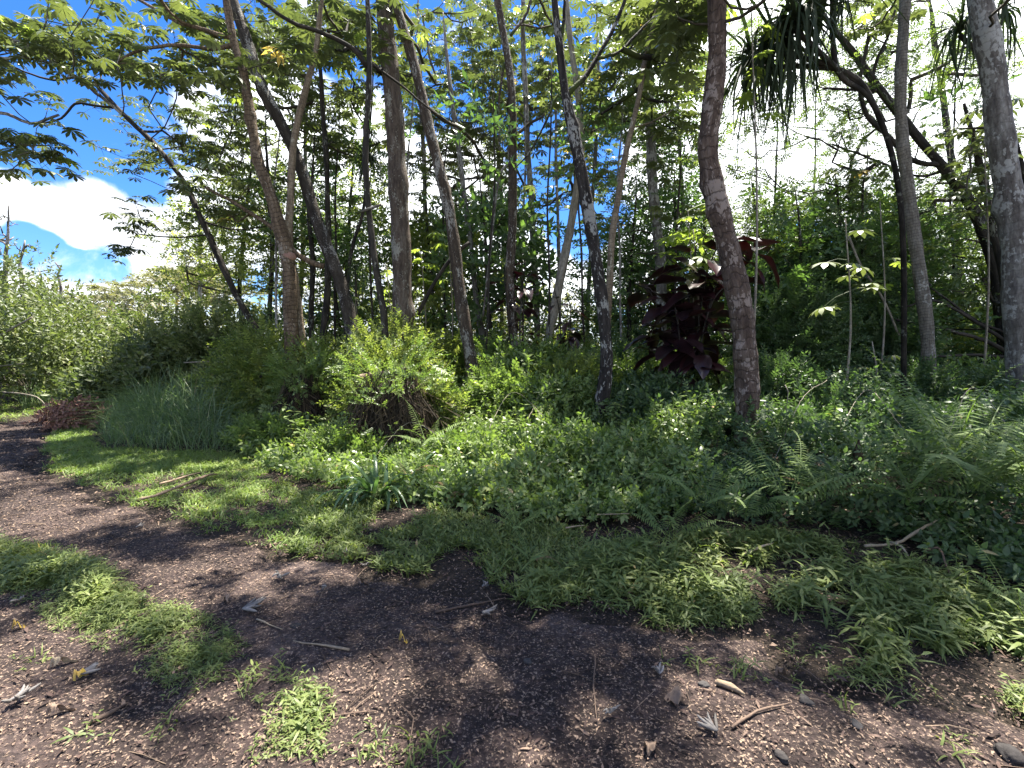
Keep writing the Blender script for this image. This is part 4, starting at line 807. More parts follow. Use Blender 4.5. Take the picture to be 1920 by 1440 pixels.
def bushes():
    L = [
        ('sunlit leafy shrub left of the near-black trunk foot', 1050, 7.6, 735, 65, 520, 'hedge', 'under'), ('sunlit leafy mound before the straight slim trunk', 960, 8.2, 715, 70, 560, 'small', 'under'), ('leafy mound just left of the mottled brown trunk foot', 850, 8.0, 745, 36, 360, 'small', 'under'),
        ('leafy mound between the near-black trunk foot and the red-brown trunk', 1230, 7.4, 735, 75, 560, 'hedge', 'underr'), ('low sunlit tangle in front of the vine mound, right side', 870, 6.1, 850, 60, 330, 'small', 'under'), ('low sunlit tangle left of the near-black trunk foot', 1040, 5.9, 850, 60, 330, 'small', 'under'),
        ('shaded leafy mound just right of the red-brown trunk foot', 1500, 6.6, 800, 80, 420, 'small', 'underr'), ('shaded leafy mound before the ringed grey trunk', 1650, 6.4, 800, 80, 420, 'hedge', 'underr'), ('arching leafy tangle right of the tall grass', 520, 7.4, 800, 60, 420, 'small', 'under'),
        ('low leafy tangle under the sawn log', 625, 6.5, 830, 40, 340, 'fine', 'under'),
        ('pale sunlit bush rising left of the near-black trunk', 1075, 8.4, 690, 55, 480, 'small', 'bgy'), ('sunlit bush filling the space before the pale leaning trunk', 1000, 9.0, 672, 60, 480, 'hedge', 'under'), ('tangled bush against the foot of the mottled brown trunk, right side', 925, 8.6, 705, 40, 340, 'fine', 'under'),
        ('loose bush between the near-black trunk and the wine-leaved shrub', 1185, 8.6, 690, 55, 420, 'small', 'under'), ('knee-high tangle behind the strap-leaved plant', 690, 6.4, 850, 32, 160, 'small', 'under'),
        ('feathery tangle at the right flank of the vine-hung mound', 812, 7.3, 735, 36, 320, 'fine', 'bgy'), ('yellow-green tangle at the left flank of the vine-hung mound', 668, 7.5, 742, 30, 260, 'fine', 'bgy'), ('feathery shrub right behind the vine-hung mound', 700, 8.0, 640, 55, 420, 'fine', 'bgy'),
        ('pale bushy shrub highest in the hedge across the road', 20, 14.5, 495, 100, 750, 'hedge', 'hedge'), ('grey-green shrub leaning over the road from the left hedge', 60, 13.2, 590, 105, 700, 'hedge', 'hedge'),
        ('rounded shrub in the left hedge under the crooked dead tree', 100, 17, 545, 85, 520, 'hedge', 'hedge'), ('shrub at the dark hollow of the left hedge', 155, 15.5, 600, 80, 560, 'hedge', 'hedge'),
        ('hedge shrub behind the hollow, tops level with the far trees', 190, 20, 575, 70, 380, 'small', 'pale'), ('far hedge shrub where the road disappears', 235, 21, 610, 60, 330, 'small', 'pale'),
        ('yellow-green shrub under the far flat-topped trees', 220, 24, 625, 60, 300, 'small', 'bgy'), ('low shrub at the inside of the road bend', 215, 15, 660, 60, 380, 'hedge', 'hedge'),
        ('shrub in the thicket right of the road bend', 280, 17, 600, 80, 480, 'small', 'hedge'), ('tall leafy shrub in the middle of the road-bend thicket', 345, 15, 560, 90, 700, 'small', 'hedge'),
        ('shrub in front of the road-bend thicket, behind the tall grass', 320, 12.2, 650, 85, 620, 'hedge', 'hedge'), ('shrub right of the tall grass top, below the slanting dark stem', 415, 12, 600, 90, 720, 'small', 'hedge'),
        ('small pale shrub spilling beside the brown dead brush', 215, 12.0, 715, 55, 330, 'hedge', 'hedge'), ('low leafy shrub behind the tall grass, right end', 420, 10.6, 700, 60, 420, 'small', 'hedge'),
        ('feathery yellow-green mound wrapped round the foot of the ringed orange-brown trunk', 500, 9.0, 640, 75, 900, 'fine', 'bgy'), ('bright feathery bush between the ringed trunk and the lichen trunk', 600, 8.6, 650, 60, 620, 'fine', 'bgy'),
        ('feathery bush under the lichen-speckled trunk, left of the sawn log', 640, 8.3, 700, 50, 480, 'fine', 'under'), ('bright vine-covered bush round the thick grey trunk', 740, 8.9, 615, 85, 900, 'fine', 'bgy'),
        ('leafy bush behind the mottled brown trunk', 820, 10.5, 640, 75, 560, 'small', 'bgy'), ('bush at the foot of the straight slim trunk', 930, 10.2, 650, 75, 600, 'fine', 'under'),
        ('bush under the pale leaning trunk', 1040, 10.8, 640, 70, 520, 'fine', 'bgy'), ('bush between the pale and the near-black trunks', 1090, 9.2, 680, 65, 460, 'fine', 'under'),
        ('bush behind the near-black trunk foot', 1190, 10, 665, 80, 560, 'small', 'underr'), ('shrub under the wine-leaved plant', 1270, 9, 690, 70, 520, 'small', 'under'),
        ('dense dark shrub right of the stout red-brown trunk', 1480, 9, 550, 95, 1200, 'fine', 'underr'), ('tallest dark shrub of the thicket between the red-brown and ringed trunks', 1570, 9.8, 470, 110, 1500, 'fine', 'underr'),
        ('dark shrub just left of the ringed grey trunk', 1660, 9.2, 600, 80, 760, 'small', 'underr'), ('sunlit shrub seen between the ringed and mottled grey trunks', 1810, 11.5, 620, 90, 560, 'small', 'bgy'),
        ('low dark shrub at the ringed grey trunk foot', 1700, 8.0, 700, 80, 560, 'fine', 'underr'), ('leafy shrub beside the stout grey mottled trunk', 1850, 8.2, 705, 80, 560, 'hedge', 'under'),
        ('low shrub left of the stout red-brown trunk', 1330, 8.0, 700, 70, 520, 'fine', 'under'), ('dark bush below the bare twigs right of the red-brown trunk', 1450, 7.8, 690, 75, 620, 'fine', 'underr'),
        ('shrub far behind the sawn log', 700, 13, 600, 90, 420, 'small', 'bgy'), ('shrub far behind the straight slim trunk', 880, 14, 590, 90, 380, 'small', 'bgd'), ('shrub far behind the near-black trunk', 1120, 14, 600, 90, 400, 'small', 'bgd'),
        ('shrub closing the view behind the red-brown trunk', 1380, 12, 560, 100, 560, 'small', 'bgd'), ('bushy shrub behind the ringed orange-brown trunk', 540, 13, 590, 90, 460, 'small', 'bgd'),
        ('shrub edging the wood past the stout grey mottled trunk', 1960, 9.5, 560, 110, 560, 'small', 'underr'), ('pale shrub outside the left end of the hedge', -110, 13, 560, 110, 480, 'hedge', 'hedge'),
        ('shrub seen low between the road-bend thicket and the ringed trunk', 470, 11.5, 640, 60, 460, 'small', 'bgd'),
    ]
    for lab, px, Y, top, hw, n, kd, mt in L:
        bush('shrub', lab, 'shrub', px, Y, top, hw, int(n * (.92 if Y < 13 else .7)), kd, mt, lsc=1.05 if Y < 9 else 1.25 if Y < 12 else 1.6)
    # the two mounds of dead vines
    for lab, px, Y, top, hw, gx in (('big mound of dead hanging vines capped with green, below the thick grey trunk', 745, 7.0, 684, 80, 0), ('narrower dark vine mound under the ringed orange-brown trunk', 575, 7.9, 690, 45, 0)):
        c = P(px, 800, Y); g = float(H(c[0], c[1])); b = np.array([c[0], c[1], g]); hh = P(px, top, Y)[2] - g; rx = hw * Y / F; R = root('vine_mound', b, lab, 'vine mound')
        u = np.linspace(0, 2 * math.pi, 29)[:-1]; v = np.linspace(0, 1, 14); VV = []
        for q in v:
            for w_ in u:
                rr = math.cos(q * math.pi / 2) ** .45 * (.86 + .2 * float(vn(w_ * 2 + 9, q * 4, .5, 7))); VV.append([math.cos(w_) * rx * rr * .85, math.sin(w_) * rx * rr * .8, hh * .9 * q - .05])
        T = []; n_ = 28
        for i in range(13):
            for j in range(n_): T.append([i * n_ + j, i * n_ + (j + 1) % n_, (i + 1) * n_ + (j + 1) % n_, (i + 1) * n_ + j])
        obj('mound_core', mesh_from('mound_core', VV, T, M['soil'], smooth_=True), R)
        a = Pro()
        for k in range(900):
            th = random.uniform(0, 6.28); r0 = random.uniform(.7, 1.02) * (.8 + .4 * float(vn(th * 2 + 9, 3, .6, 4))); z0 = hh * random.uniform(.3, .95); ln = z0 * random.uniform(.3, 1.0); x, y = math.cos(th) * rx * r0, math.sin(th) * rx * r0 * .85
            f = math.cos(min(1, z0 / hh) * 1.2) ** .4; s1, s2 = random.uniform(-.3, .3), random.uniform(-.16, .16)
            a.ribbon([(x * f, y * f, z0), (x * (f * .4 + .65) + s2, y * (f * .4 + .65), z0 - ln * .5), (x * 1.22 + s1, y * 1.2, max(.02, z0 - ln))], random.uniform(.006, .016), nrm=(math.cos(th) + .3 * random.random(), math.sin(th), 0))
        v_, t_, l_ = a.get(); tag(obj('dead_vines', mesh_from('dead_vines', v_, t_, M['thatch'], l_), R), kind='stuff')
        n = 460; d = unit(rng.normal(0, 1, (n, 3))); d[:, 2] = np.abs(d[:, 2]); loc = d * [rx * 1.05, rx * .95, hh * .32] + [0, 0, hh * .74]; lw = rng.random(n) < .4; loc[lw] = (d * [rx * 1.15, rx * 1.0, hh * .95])[lw]; loc *= (.7 + .6 * vn(d[:, 0] * 2 + 8, d[:, 2] * 2 + d[:, 1] * 2 + 9, .6, 3))[:, None]; kk = vn(loc[:, 0], loc[:, 2] + 5, .35, 5) + (loc[:, 2] > hh * .6) * .2 > .42; d = d[kk]; loc = loc[kk]; n = int(kk.sum()); ax = unit(d + rng.normal(0, .5, (n, 3)))
        V, T2, r = scatter(SPR['fine'], loc, basis(ax, .6), rng.uniform(.6, 1., n)); tag(obj('foliage', mesh_from('foliage', V, T2, M['under'], r), R), kind='stuff')
bushes()

def sample(poly, n, near=None, dens=None):
    poly = np.asarray(poly); lo, hi = poly[:, :2].min(0), poly[:, :2].max(0); out = []; got = 0
    for _ in range(200):
        x = rng.uniform(lo[0], hi[0], n * 2); y = rng.uniform(lo[1], hi[1], n * 2); k = inpoly(x, y, poly)
        if near: k &= rng.random(len(x)) < np.clip((near / np.maximum(y, .1)), 0, 1) ** 1.6
        k &= (np.abs(x) < 1.2 * y + 1.5)
        if dens is not None: k &= rng.random(len(x)) < dens(x, y)
        out.append(np.stack([x[k], y[k]], -1)); got += k.sum()
        if got > n: break
    return np.vstack(out)[:n]
def ground_stuff():
    def put(name, lab, xy, protos, mat, s0, s1, tilt=.25, zoff=0., poly=None):
        n = len(xy); z = H(xy[:, 0], xy[:, 1]) + zoff; loc = np.stack([xy[:, 0], xy[:, 1], z], -1); ax = unit(np.stack([rng.normal(0, tilt, n), rng.normal(0, tilt, n), np.ones(n)], -1))
        Mx = basis(ax, 3.0, up=(0, 1, 0)); V, T, r = scatter(protos, loc, Mx, rng.uniform(s0, s1, n) * (1 if poly is None else .45 + .65 * smooth(.0, .35, pdist(xy[:, 0], xy[:, 1], poly) + .3 * (vn(xy[:, 0], xy[:, 1], .2, 61) - .5))), np.clip(rng.normal(.5, .2, n) + .5 * (vn(xy[:, 0], xy[:, 1], .5, 3) - .5), 0, 1))
        return V, T, r
    def emit(name, lab, parts, mat):
        V = []; T = []; R_ = []; k = 0
        for v, t, r in parts: V.append(v); T.append(t + k); R_.append(r); k += len(v)
        o = obj(name, mesh_from(name, np.vstack(V), np.vstack(T), M[mat], np.concatenate(R_))); tag(o, lab, kind='stuff')
    gt = [tuft(5, random.choice([.06, .09, .12]), .0085, 2, .8, 1.0, .04) for _ in range(9)] + [herb(5, .04, .012, .05) for _ in range(3)]; gb = [tuft(6, .12, .012, 3, .8, .9, .03) for _ in range(6)]
    hb = [herb(6, random.choice([.035, .05, .065]), random.uniform(.009, .014), random.uniform(.04, .09)) for _ in range(16)]; hlo = [herb(6, random.choice([.04, .055, .07]), random.uniform(.012, .017), random.uniform(.04, .1), False) for _ in range(16)]; hbig = [herb(7, random.choice([.06, .085]), random.uniform(.012, .02), random.uniform(.08, .17)) for _ in range(12)] + [tuft(4, .14, .009, 3, .9, .9, .02) for _ in range(4)]
    edge = lambda poly, w, s, sd=1: (lambda x, y: smooth(-.02, w, pdist(x, y, poly) + .25 * (vn(x, y, .3, sd) - .45)))
    # short lawn of the verge, the far verge and the strip between the tracks
    v1 = sample(VERGE, 8200, 7, lambda x, y: np.where(y < 5.6 + .8 * vn(x, y, .6, 71), .12 + .6 * smooth(.4, .62, vn(x, y, .3, 72) * .6 + vn(x, y, .1, 73) * .4), 1) * smooth(0, .25, pdist(x, y, VERGE) + .3 * (vn(x, y, .25, 8) - .4)))
    fv = sample(FARV, 1500, None, lambda x, y: smooth(0, .3, pdist(x, y, FARV)))
    emit('grass', 'short bright green grass on both road verges', [put('', '', v1, gt, 'grass', .7, 1.25), put('', '', fv, gt, 'grass', 1.0, 1.8)], 'grass')
    st = sample(STRIP, 5600, 3.4, lambda x, y: smooth(-.08, .42, pdist(x, y, STRIP) + .5 * (vn(x, y, .22, 11) - .45)) * (.42 + .58 * smooth(.3, .6, vn(x, y, .13, 5) * .6 + vn(x, y, .05, 6) * .4)))
    far = st[:, 1] > 3.0
    emit('weedy_grass', 'broad-bladed weedy grass growing between the wheel tracks', [put('', '', st[far][::2], gb, 'grass', .6, 1.1), put('', '', st[::2], hb, 'herb', .5, 1.25, poly=STRIP), put('', '', st[1::2], hbig, 'herb', .45, 1.05, poly=STRIP)], 'herb')
    # thin litter-strewn margin, then the sunlit basket grass at the wood edge
    sp = sample(SPARSE, 3600, 4, lambda x, y: smooth(.42, .6, vn(x, y, .38, 21) * .6 + vn(x, y, .13, 22) * .4 + .04))
    hd = sample(HERB, 7600, 3.2, lambda x, y: (.14 + .86 * smooth(.34, .62, vn(x, y, .12, 51) * .6 + vn(x, y, .05, 52) * .4 + .12 * smooth(2.6, 4, y))) * smooth(-.05, .6, pdist(x, y, HERB) + .5 * (vn(x, y, .3, 12) - .5)) * smooth(.33, .62, vn(x, y, .42, 31) * .55 + vn(x, y, .15, 32) * .45 + .12 * smooth(3, 4.2, y)))
    emit('basket_grass', 'sunlit basket grass creeping over the wood edge onto the dirt', [put('', '', sp, hlo + gb, 'herb', .55, 1.2), put('', '', hd[hd[:, 1] < 3.4], hb + hbig, 'herb', .55, 1.3, poly=HERB), put('', '', hd[hd[:, 1] >= 3.4], hlo + hbig, 'herb', .6, 1.3, poly=HERB)], 'herb')
    # scattered sprouts on the dirt
    c = gp([(690, 1400), (720, 1420), (760, 1430), (780, 1400), (830, 1425), (500, 1270), (320, 1370), (170, 1385), (1360, 1270), (1290, 1240), (1410, 1260), (1440, 1270), (1560, 1310), (1660, 1290), (1500, 1230), (60, 1250), (1700, 1290), (1780, 1400)])
    xy = np.repeat(c, 5, 0) + rng.normal(0, .05, (len(c) * 5, 2)); emit('sprouts', 'scattered green sprouts coming up through the mulch', [put('', '', xy, hb + gb, 'herb', .5, 1.0)], 'herb')
    # undergrowth
    CLEAR = [(G(1126, 850)[:2], .8), (G(1405, 900)[:2], .7), (G(745, 860)[:2], 1.3), (G(893, 775)[:2], .9), (G(700, 930)[:2], .5), (G(1820, 1010)[:2], .6), (G(1470, 975)[:2], .5), (G(580, 860)[:2], .7), (G(1750, 800)[:2], .8)]
    def HU(x, y):
        d = pdist(x, y, UNDER); right = smooth(.35, .75, x / np.maximum(y, 1)); mx = 1.05 * (1 - right) + .62 * right
        yy = y + .35 * np.clip(x, -3, 1)
        clr = np.ones(np.shape(x))
        for (a_, b_), r_ in CLEAR: clr = np.minimum(clr, .12 + .88 * smooth(.3, 1.1, np.hypot((x - a_), (y - b_)) / r_))
        return clr * (.10 + .34 * smooth(0, 1.5, d) + .55 * (1 - .6 * right) * smooth(8.2, 11, yy)) * (.25 + 1.15 * vn(x, y, .9, 14) ** 1.4 + .55 * vn(x, y, .3, 15))
    p6 = [sprig(9, .24, .07, .034, False, True) for _ in range(8)] + [sprig(8, .2, .06, .03, True, True) for _ in range(4)]; p4 = [sprig(10, .26, .075, .036, False) for _ in range(8)] + [sprig(12, .3, .055, .022) for _ in range(4)]
    def under(n, protos, nearr, top, ymin, ymax, s=(.7, 1.15), side=None):
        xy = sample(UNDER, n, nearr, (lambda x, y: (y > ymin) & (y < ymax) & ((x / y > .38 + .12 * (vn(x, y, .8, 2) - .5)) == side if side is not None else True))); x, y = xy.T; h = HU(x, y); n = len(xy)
        z = H(x, y) + h * (rng.beta(top, 1.1, n)); ax = unit(np.stack([rng.normal(0, .6, n), rng.normal(-.25, .6, n), rng.uniform(.25, 1.1, n)], -1))
        return scatter(protos, np.stack([x, y, z], -1), basis(ax, .7), rng.uniform(*s, n), np.clip(rng.normal(.48, .2, n) + .6 * (vn(x, y, .7, 44) - .5), 0, 1))
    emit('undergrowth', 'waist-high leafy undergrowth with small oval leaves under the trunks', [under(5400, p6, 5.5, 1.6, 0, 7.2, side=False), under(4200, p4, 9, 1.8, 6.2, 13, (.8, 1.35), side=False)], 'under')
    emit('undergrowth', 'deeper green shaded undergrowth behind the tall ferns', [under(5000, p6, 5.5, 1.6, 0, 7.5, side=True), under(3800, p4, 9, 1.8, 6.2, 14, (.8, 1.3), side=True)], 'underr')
    # tall grass clump by the road
    tb = [tf(blade(random.uniform(.9, 1.25), .018, 5, random.uniform(.5, 1.1)), 0, random.uniform(0, .35)) for _ in range(8)]
    xy = sample(TALLG, 4600, 10); x, y = xy.T; n = len(xy); loc = np.stack([x, y, H(x, y)], -1); ax = unit(np.stack([rng.normal(0, .22, n), rng.normal(-.05, .22, n), np.ones(n)], -1)); hs = .55 + .6 * smooth(0, 1.0, pdist(x, y, TALLG))
    V, T, r = scatter(tb, loc, basis(ax, 3, up=(0, 1, 0)), hs * rng.uniform(.7, 1.15, n)); emit('tall_grass', 'blue-green waist-high grass clump arching beside the road verge', [(V, T, r)], 'tallg')
    TG2 = gp([(40, 770), (160, 745), (150, 725), (60, 725)]); xy = sample(TG2, 900); x, y = xy.T; n = len(xy); loc = np.stack([x, y, H(x, y)], -1); ax = unit(np.stack([rng.normal(0, .2, n), rng.normal(-.1, .2, n), np.ones(n)], -1))
    V, T, r = scatter(tb, loc, basis(ax, 3, up=(0, 1, 0)), rng.uniform(.5, 1., n)); emit('tall_grass', 'shaded grass clump under the hedge across the road', [(V, T, r)], 'tallg')
    # litter: bark scraps and seeds, leaf scraps
    pr = []
    for i in range(8):
        p = Pro(); l = random.uniform(.011, .026); p.leaf4((-l / 2, 0, 0), (1, 0, random.uniform(-.1, .2)), (0, 0, 1), l, l * random.uniform(.25, .55), .3, .5); pr.append(p.get())
    LREG = np.array([[-9, .8], [6, .8], [7, 4.2], [2.5, 5.6], [-3, 6.8], [-11, 11], [-13, 9]])
    xy = sample(LREG, 64000, 1.8); n = len(xy); loc = np.stack([xy[:, 0], xy[:, 1], SURF(xy[:, 0], xy[:, 1]) + rng.uniform(.001, .010, n)], -1); ax = unit(rng.normal(0, .25, (n, 3)) + [0, 0, 1.0])
    far = np.clip(xy[:, 1] / 3.2, .8, 2.2); A = scatter(pr, loc, basis(ax, 3., up=(0, 1, 0)), rng.uniform(.55, 1.15, n) * far, np.clip(rng.beta(1.5, 1.3, n) * 1.45 + .05, 0, 1))
    pr2 = []
    for i in range(8):
        p = Pro(); l = random.uniform(.035, .07); p.leaf6((-l / 2, 0, 0), (1, 0, .15), (0, 0, 1), l, l * random.uniform(.12, .4), random.uniform(.1, .4), .4); pr2.append(p.get())
    xy = sample(LREG, 5200, 2.6); n = len(xy); loc = np.stack([xy[:, 0], xy[:, 1], SURF(xy[:, 0], xy[:, 1]) + rng.uniform(.002, .014, n)], -1); ax = unit(rng.normal(0, .2, (n, 3)) + [0, 0, 1.0])
    Bq = scatter(pr2, loc, basis(ax, 3., up=(0, 1, 0)), rng.uniform(.5, 1.1, n), rng.beta(2, 2, n) * .98)
    emit('litter', 'bark scraps, seeds and leaf crumbs strewn over the dirt', [A, Bq], 'litter')
    a = Pro()
    for k in range(520):
        q = LREG[0]; 
        while True:
            x, y = random.uniform(-6, 5), random.uniform(1.2, 6)
            if inpoly(np.array([x]), np.array([y]), LREG)[0] and random.random() < 2.5 / y: break
        l = random.uniform(.05, .22); an = random.uniform(0, 6.28); z = float(SURF(x, y)) + .004
        a.tubes([(x, y, z), (x + math.cos(an) * l * .5 + random.uniform(-.01, .01), y + math.sin(an) * l * .5, z + random.uniform(0, .015)), (x + math.cos(an) * l, y + math.sin(an) * l, z)], random.uniform(.0012, .0032), 3, random.random())
    v, t, l = a.get(); tag(obj('fine_twigs', mesh_from('fine_twigs', v, t, M['stick'], l)), 'fine broken twigs scattered over the mulch', kind='stuff')
ground_stuff()

# ------------------------------------------------------------------ ferns, broad plants
FR = [mesh_from('frond', *(lambda p: (p[0], p[1], M['fern'], p[2]))(frond(L=random.uniform(.72, .85), n=26, pin=random.uniform(.11, .14), arch=a, up_=u))) for a, u in ((.45, 1.2), (.6, 1.0), (.5, .8), (.7, .9), (.35, .55), (.75, 1.15))]
FRB = mesh_from('dry_frond', *(lambda p: (p[0], p[1], M['fernb'], p[2]))(frond(.7, 24, .1, .7, .7)))
def fern(lab, px, py, sc, n, dry=0, lift=0., face=None):
    sc *= 1.12; lift += .06; b = G(px, py); R = root('fern', b, lab, 'fern', 'ferns along the wood edge')
    for k in range(n):
        a = k * 2.4 + random.uniform(-.4, .4)
        if face is not None: a = face + random.uniform(-1.9, 1.9)
        dr = k < dry; obj('frond', FRB if dr else random.choice(FR), R, (random.gauss(0, .02), random.gauss(0, .02), lift + .01), (random.uniform(-.15, .15), random.uniform(-.35, .15), a), sc * random.uniform(.7, 1.1))
for s in [('upright fern clump left of the red-brown trunk foot, palest of the group', 1325, 990, 1.0, 11, 0, .15), ('fern with two tall sunlit fronds in front of the red-brown trunk', 1475, 990, 1.1, 12, 0, .15), ('fern with a browning frond beside the dark withered leaf', 1545, 980, 1.0, 10, 2, .12),
          ('small fern low in front of the pale upright clump', 1255, 1020, .62, 8, 0, .02), ('tall fern just left of the largest fern', 1700, 1005, 1.1, 12, 0, .25), ('largest fern, broad fronds arching over the pale fallen branch', 1815, 1035, 1.4, 17, 0, .4),
          ('high fern behind the largest one, under the shaded bushes', 1790, 965, 1.25, 13, 0, .45), ('fern at the far end of the wood edge, fronds spreading over the dirt', 1935, 1050, 1.35, 13, 0, .35), ('round bright fern low in the middle of the wood edge', 975, 1010, .5, 9, 0, 0.02),
          ('yellow-green fern right of the strap-leaved plant', 765, 925, .6, 10, 2, .1), ('fern standing behind the strap-leaved plant near the vine mound', 800, 880, .75, 7, 0, .25), ('tiny fern at the grass margin left of the strap-leaved plant', 590, 925, .45, 7, 0, .05),
          ('half-withered fern low right of the strap-leaved plant', 850, 950, .55, 8, 3, .02), ('little fern on the bare soil below the round bright one', 1000, 1075, .35, 5, 1, .0), ('short fern left of the deep hollow in the basket grass', 1390, 1000, .65, 8, 0, .06),
          ('fern sprouting at the right end of the basket grass', 1900, 1180, .5, 6, 0, .05)]:
    fern(*s)
ST = [mesh_from('strap_leaf', *(lambda p: (p[0], p[1]))(strap(L=random.uniform(.5, .65), W=random.uniform(.035, .045), arch=a, seg=7, up_=u)), M['strap'], np.full(24, .5)) for a, u in ((.7, 1.1), (1., 1.1), (1.3, 1.2), (.8, .8), (.5, 1.2))]
for lab, px, py, n, s in (('strap-leaved plant with arching glossy leaves in front of the vine mound', 705, 938, 38, 1.15), ('smaller strap-leaved plant left of the arching glossy one', 655, 950, 12, .7), ('pale strap-leaved plant right of the glossy one, near the vine mound', 775, 905, 8, .85)):
    b = G(px, py); R = root('strap_plant', b, lab, 'plant')
    for k in range(n): obj('leaf', random.choice(ST), R, (random.gauss(0, .04), random.gauss(0, .04), .02), (random.uniform(-.3, .3), random.uniform(-.25, .55), k * 2.4 + random.uniform(-.3, .3)), s * random.uniform(.7, 1.1))
OV = [mesh_from('wine_leaf', *(lambda p: (p[0], p[1], M['wine'], p[2]))(ovate(random.uniform(.34, .46), random.uniform(.2, .27), d, .1)), smooth_=True) for d in (.2, .4, .6, .05)]
def wine(lab, stems, Y, n, sc):
    base = P(stems[0][0][0], 700, Y); base[2] = float(H(base[0], base[1])); R = root('wine_shrub', base, lab, 'shrub', 'wine-leaved shrubs')
    for ln in stems:
        pts = [[base[0], base[1], base[2] - .05, .018]] + [[*P(a, b, Y + random.uniform(-.3, .3)), .012] for a, b in ln]; c = crom(pts, .12); a = Acc(); v, t, ve = tube(c[:, :3], c[:, 3], 6); a.add(v, t, vec=ve); obj('stem', a.mesh('stem', B['dark'], base, True), R)
        top = c[c[:, 2] > c[:, 2].max() - .62 * (c[:, 2].max() - base[2])]
        for k in range(n):
            q = top[rng.integers(len(top))][:3]; obj('leaf', random.choice(OV), R, q - base, (random.uniform(-.3, .3), random.uniform(-.35, .6), random.uniform(0, 6.28)), sc * random.uniform(.7, 1.1))
wine('large shrub with wine-dark oval leaves beside the stout red-brown trunk', [[(1290, 600), (1300, 510), (1305, 460)], [(1270, 600), (1255, 560)], [(1340, 540), (1410, 460)], [(1330, 580), (1385, 520)], [(1230, 570), (1190, 530)], [(1290, 540), (1250, 480)], [(1240, 620), (1225, 580)], [(1320, 540), (1350, 450)]], 7.8, 15, 1.45)
wine('wine-leaved shrub in the sky gap at the pale leaning trunk', [[(1050, 600), (1040, 545)], [(1070, 600), (1062, 550)], [(1065, 620), (1068, 600)]], 9.6, 11, .85)
wine('dark-leaved shrub high behind the straight slim trunk', [[(980, 560), (985, 490)], [(950, 560), (945, 500)], [(985, 540), (1015, 505)]], 10.2, 13, .9)
def sapling(lab, px, py, Y, n, sc, base_py=700, bright='b', spread=40):
    base = P(px, base_py, Y); base[2] = float(H(base[0], base[1])); R = root('cecropia_sapling', base, lab, 'sapling', 'palmate-leaved saplings'); hd = P(px, py, Y)
    c = crom([[*base, .02], [*(base * .5 + hd * .5 + [.1, 0, 0]), .014], [*hd, .008]], .15); a = Acc(); v, t, ve = tube(c[:, :3], c[:, 3], 7); a.add(v, t, vec=ve); obj('stem', a.mesh('stem', B['pale'], base, True), R)
    for k in range(n):
        q = c[-1 - random.randint(0, min(8, len(c) - 1))][:3]; obj('leaf', PALM['%s%d' % (bright, random.randrange(8))], R, q - base, (random.uniform(-.2, .2), random.uniform(-.1, .4), k * 2.4), sc * random.uniform(.8, 1.15))
sapling('bright backlit sapling with big drooping palmate leaves above the wine-leaved shrub', 1290, 395, 8.0, 13, 1.25)
sapling('smaller bright sapling touching the red-brown trunk, below the drooping one', 1300, 430, 7.8, 6, 1.0)
sapling('yellow-green sapling left of the mottled brown trunk', 840, 445, 10.5, 12, .9)
sapling('low bright sapling between the thick grey and mottled brown trunks', 790, 480, 10.8, 12, .9)
sapling('bright sapling right of the lichen-speckled trunk', 665, 550, 10, 8, .75)
sapling('sapling with bright leaves against the thick grey trunk', 725, 500, 11, 10, .8)
sapling('grey-green sapling with broad leaves against the blue patch, left of the ringed grey trunk', 1585, 410, 7.2, 11, 1.05, bright='m')
sapling('lone sapling with pale glossy leaves in the dark thicket', 1635, 640, 7.4, 7, .85, bright='m')
sapling('bright sapling tip above the dark thicket, touching the ringed grey trunk', 1650, 378, 8.2, 5, .9)
sapling('yellow-green sapling beside the stout grey mottled trunk', 1845, 260, 8.0, 8, 1.0, bright='m')
sapling('sapling hanging bright leaves beside the screw pine top', 1408, 5, 6.6, 7, 1.0)

# ------------------------------------------------------------------ fallen things
def curled(lab, px, py, s, rz, n=8, curl=1.0):
    b = G(px, py); p = Pro(); s *= .58; curl *= 1.25
    for i in range(n):
        a = -.75 + 1.6 * i / n + random.uniform(-.25, .25); L = s * random.uniform(.6, 1.15); pts = []; u0 = random.uniform(.5, 1.7) * curl; tw = random.uniform(-.5, .5)
        for k in range(7):
            t = k / 6; an = u0 * t * 2.4; pts.append((math.cos(a) * L * math.sin(an) / (u0 * 2.4) , math.sin(a + tw * t) * L * (t * .9), .012 + L * (1 - math.cos(an)) / (u0 * 2.4) * .55 ))
        v, t_, _ = tube(pts, np.array([.004, .006, .0075, .008, .0075, .0055, .002]) * s / .10, 6, True); k0 = len(p.V); p.V += list(v); p.T += [tuple(int(q) + k0 for q in x) for x in t_]; p.L += [random.random()] * len(v)
    v, t, l = p.get(); o = obj('dried_leaf', mesh_from('dried_leaf', v, t, M['dry'], l, smooth_=True), None, b + [0, 0, .012], (0, 0, rz)); tag(o, lab, 'fallen leaf', 'curled dried leaves on the ground')
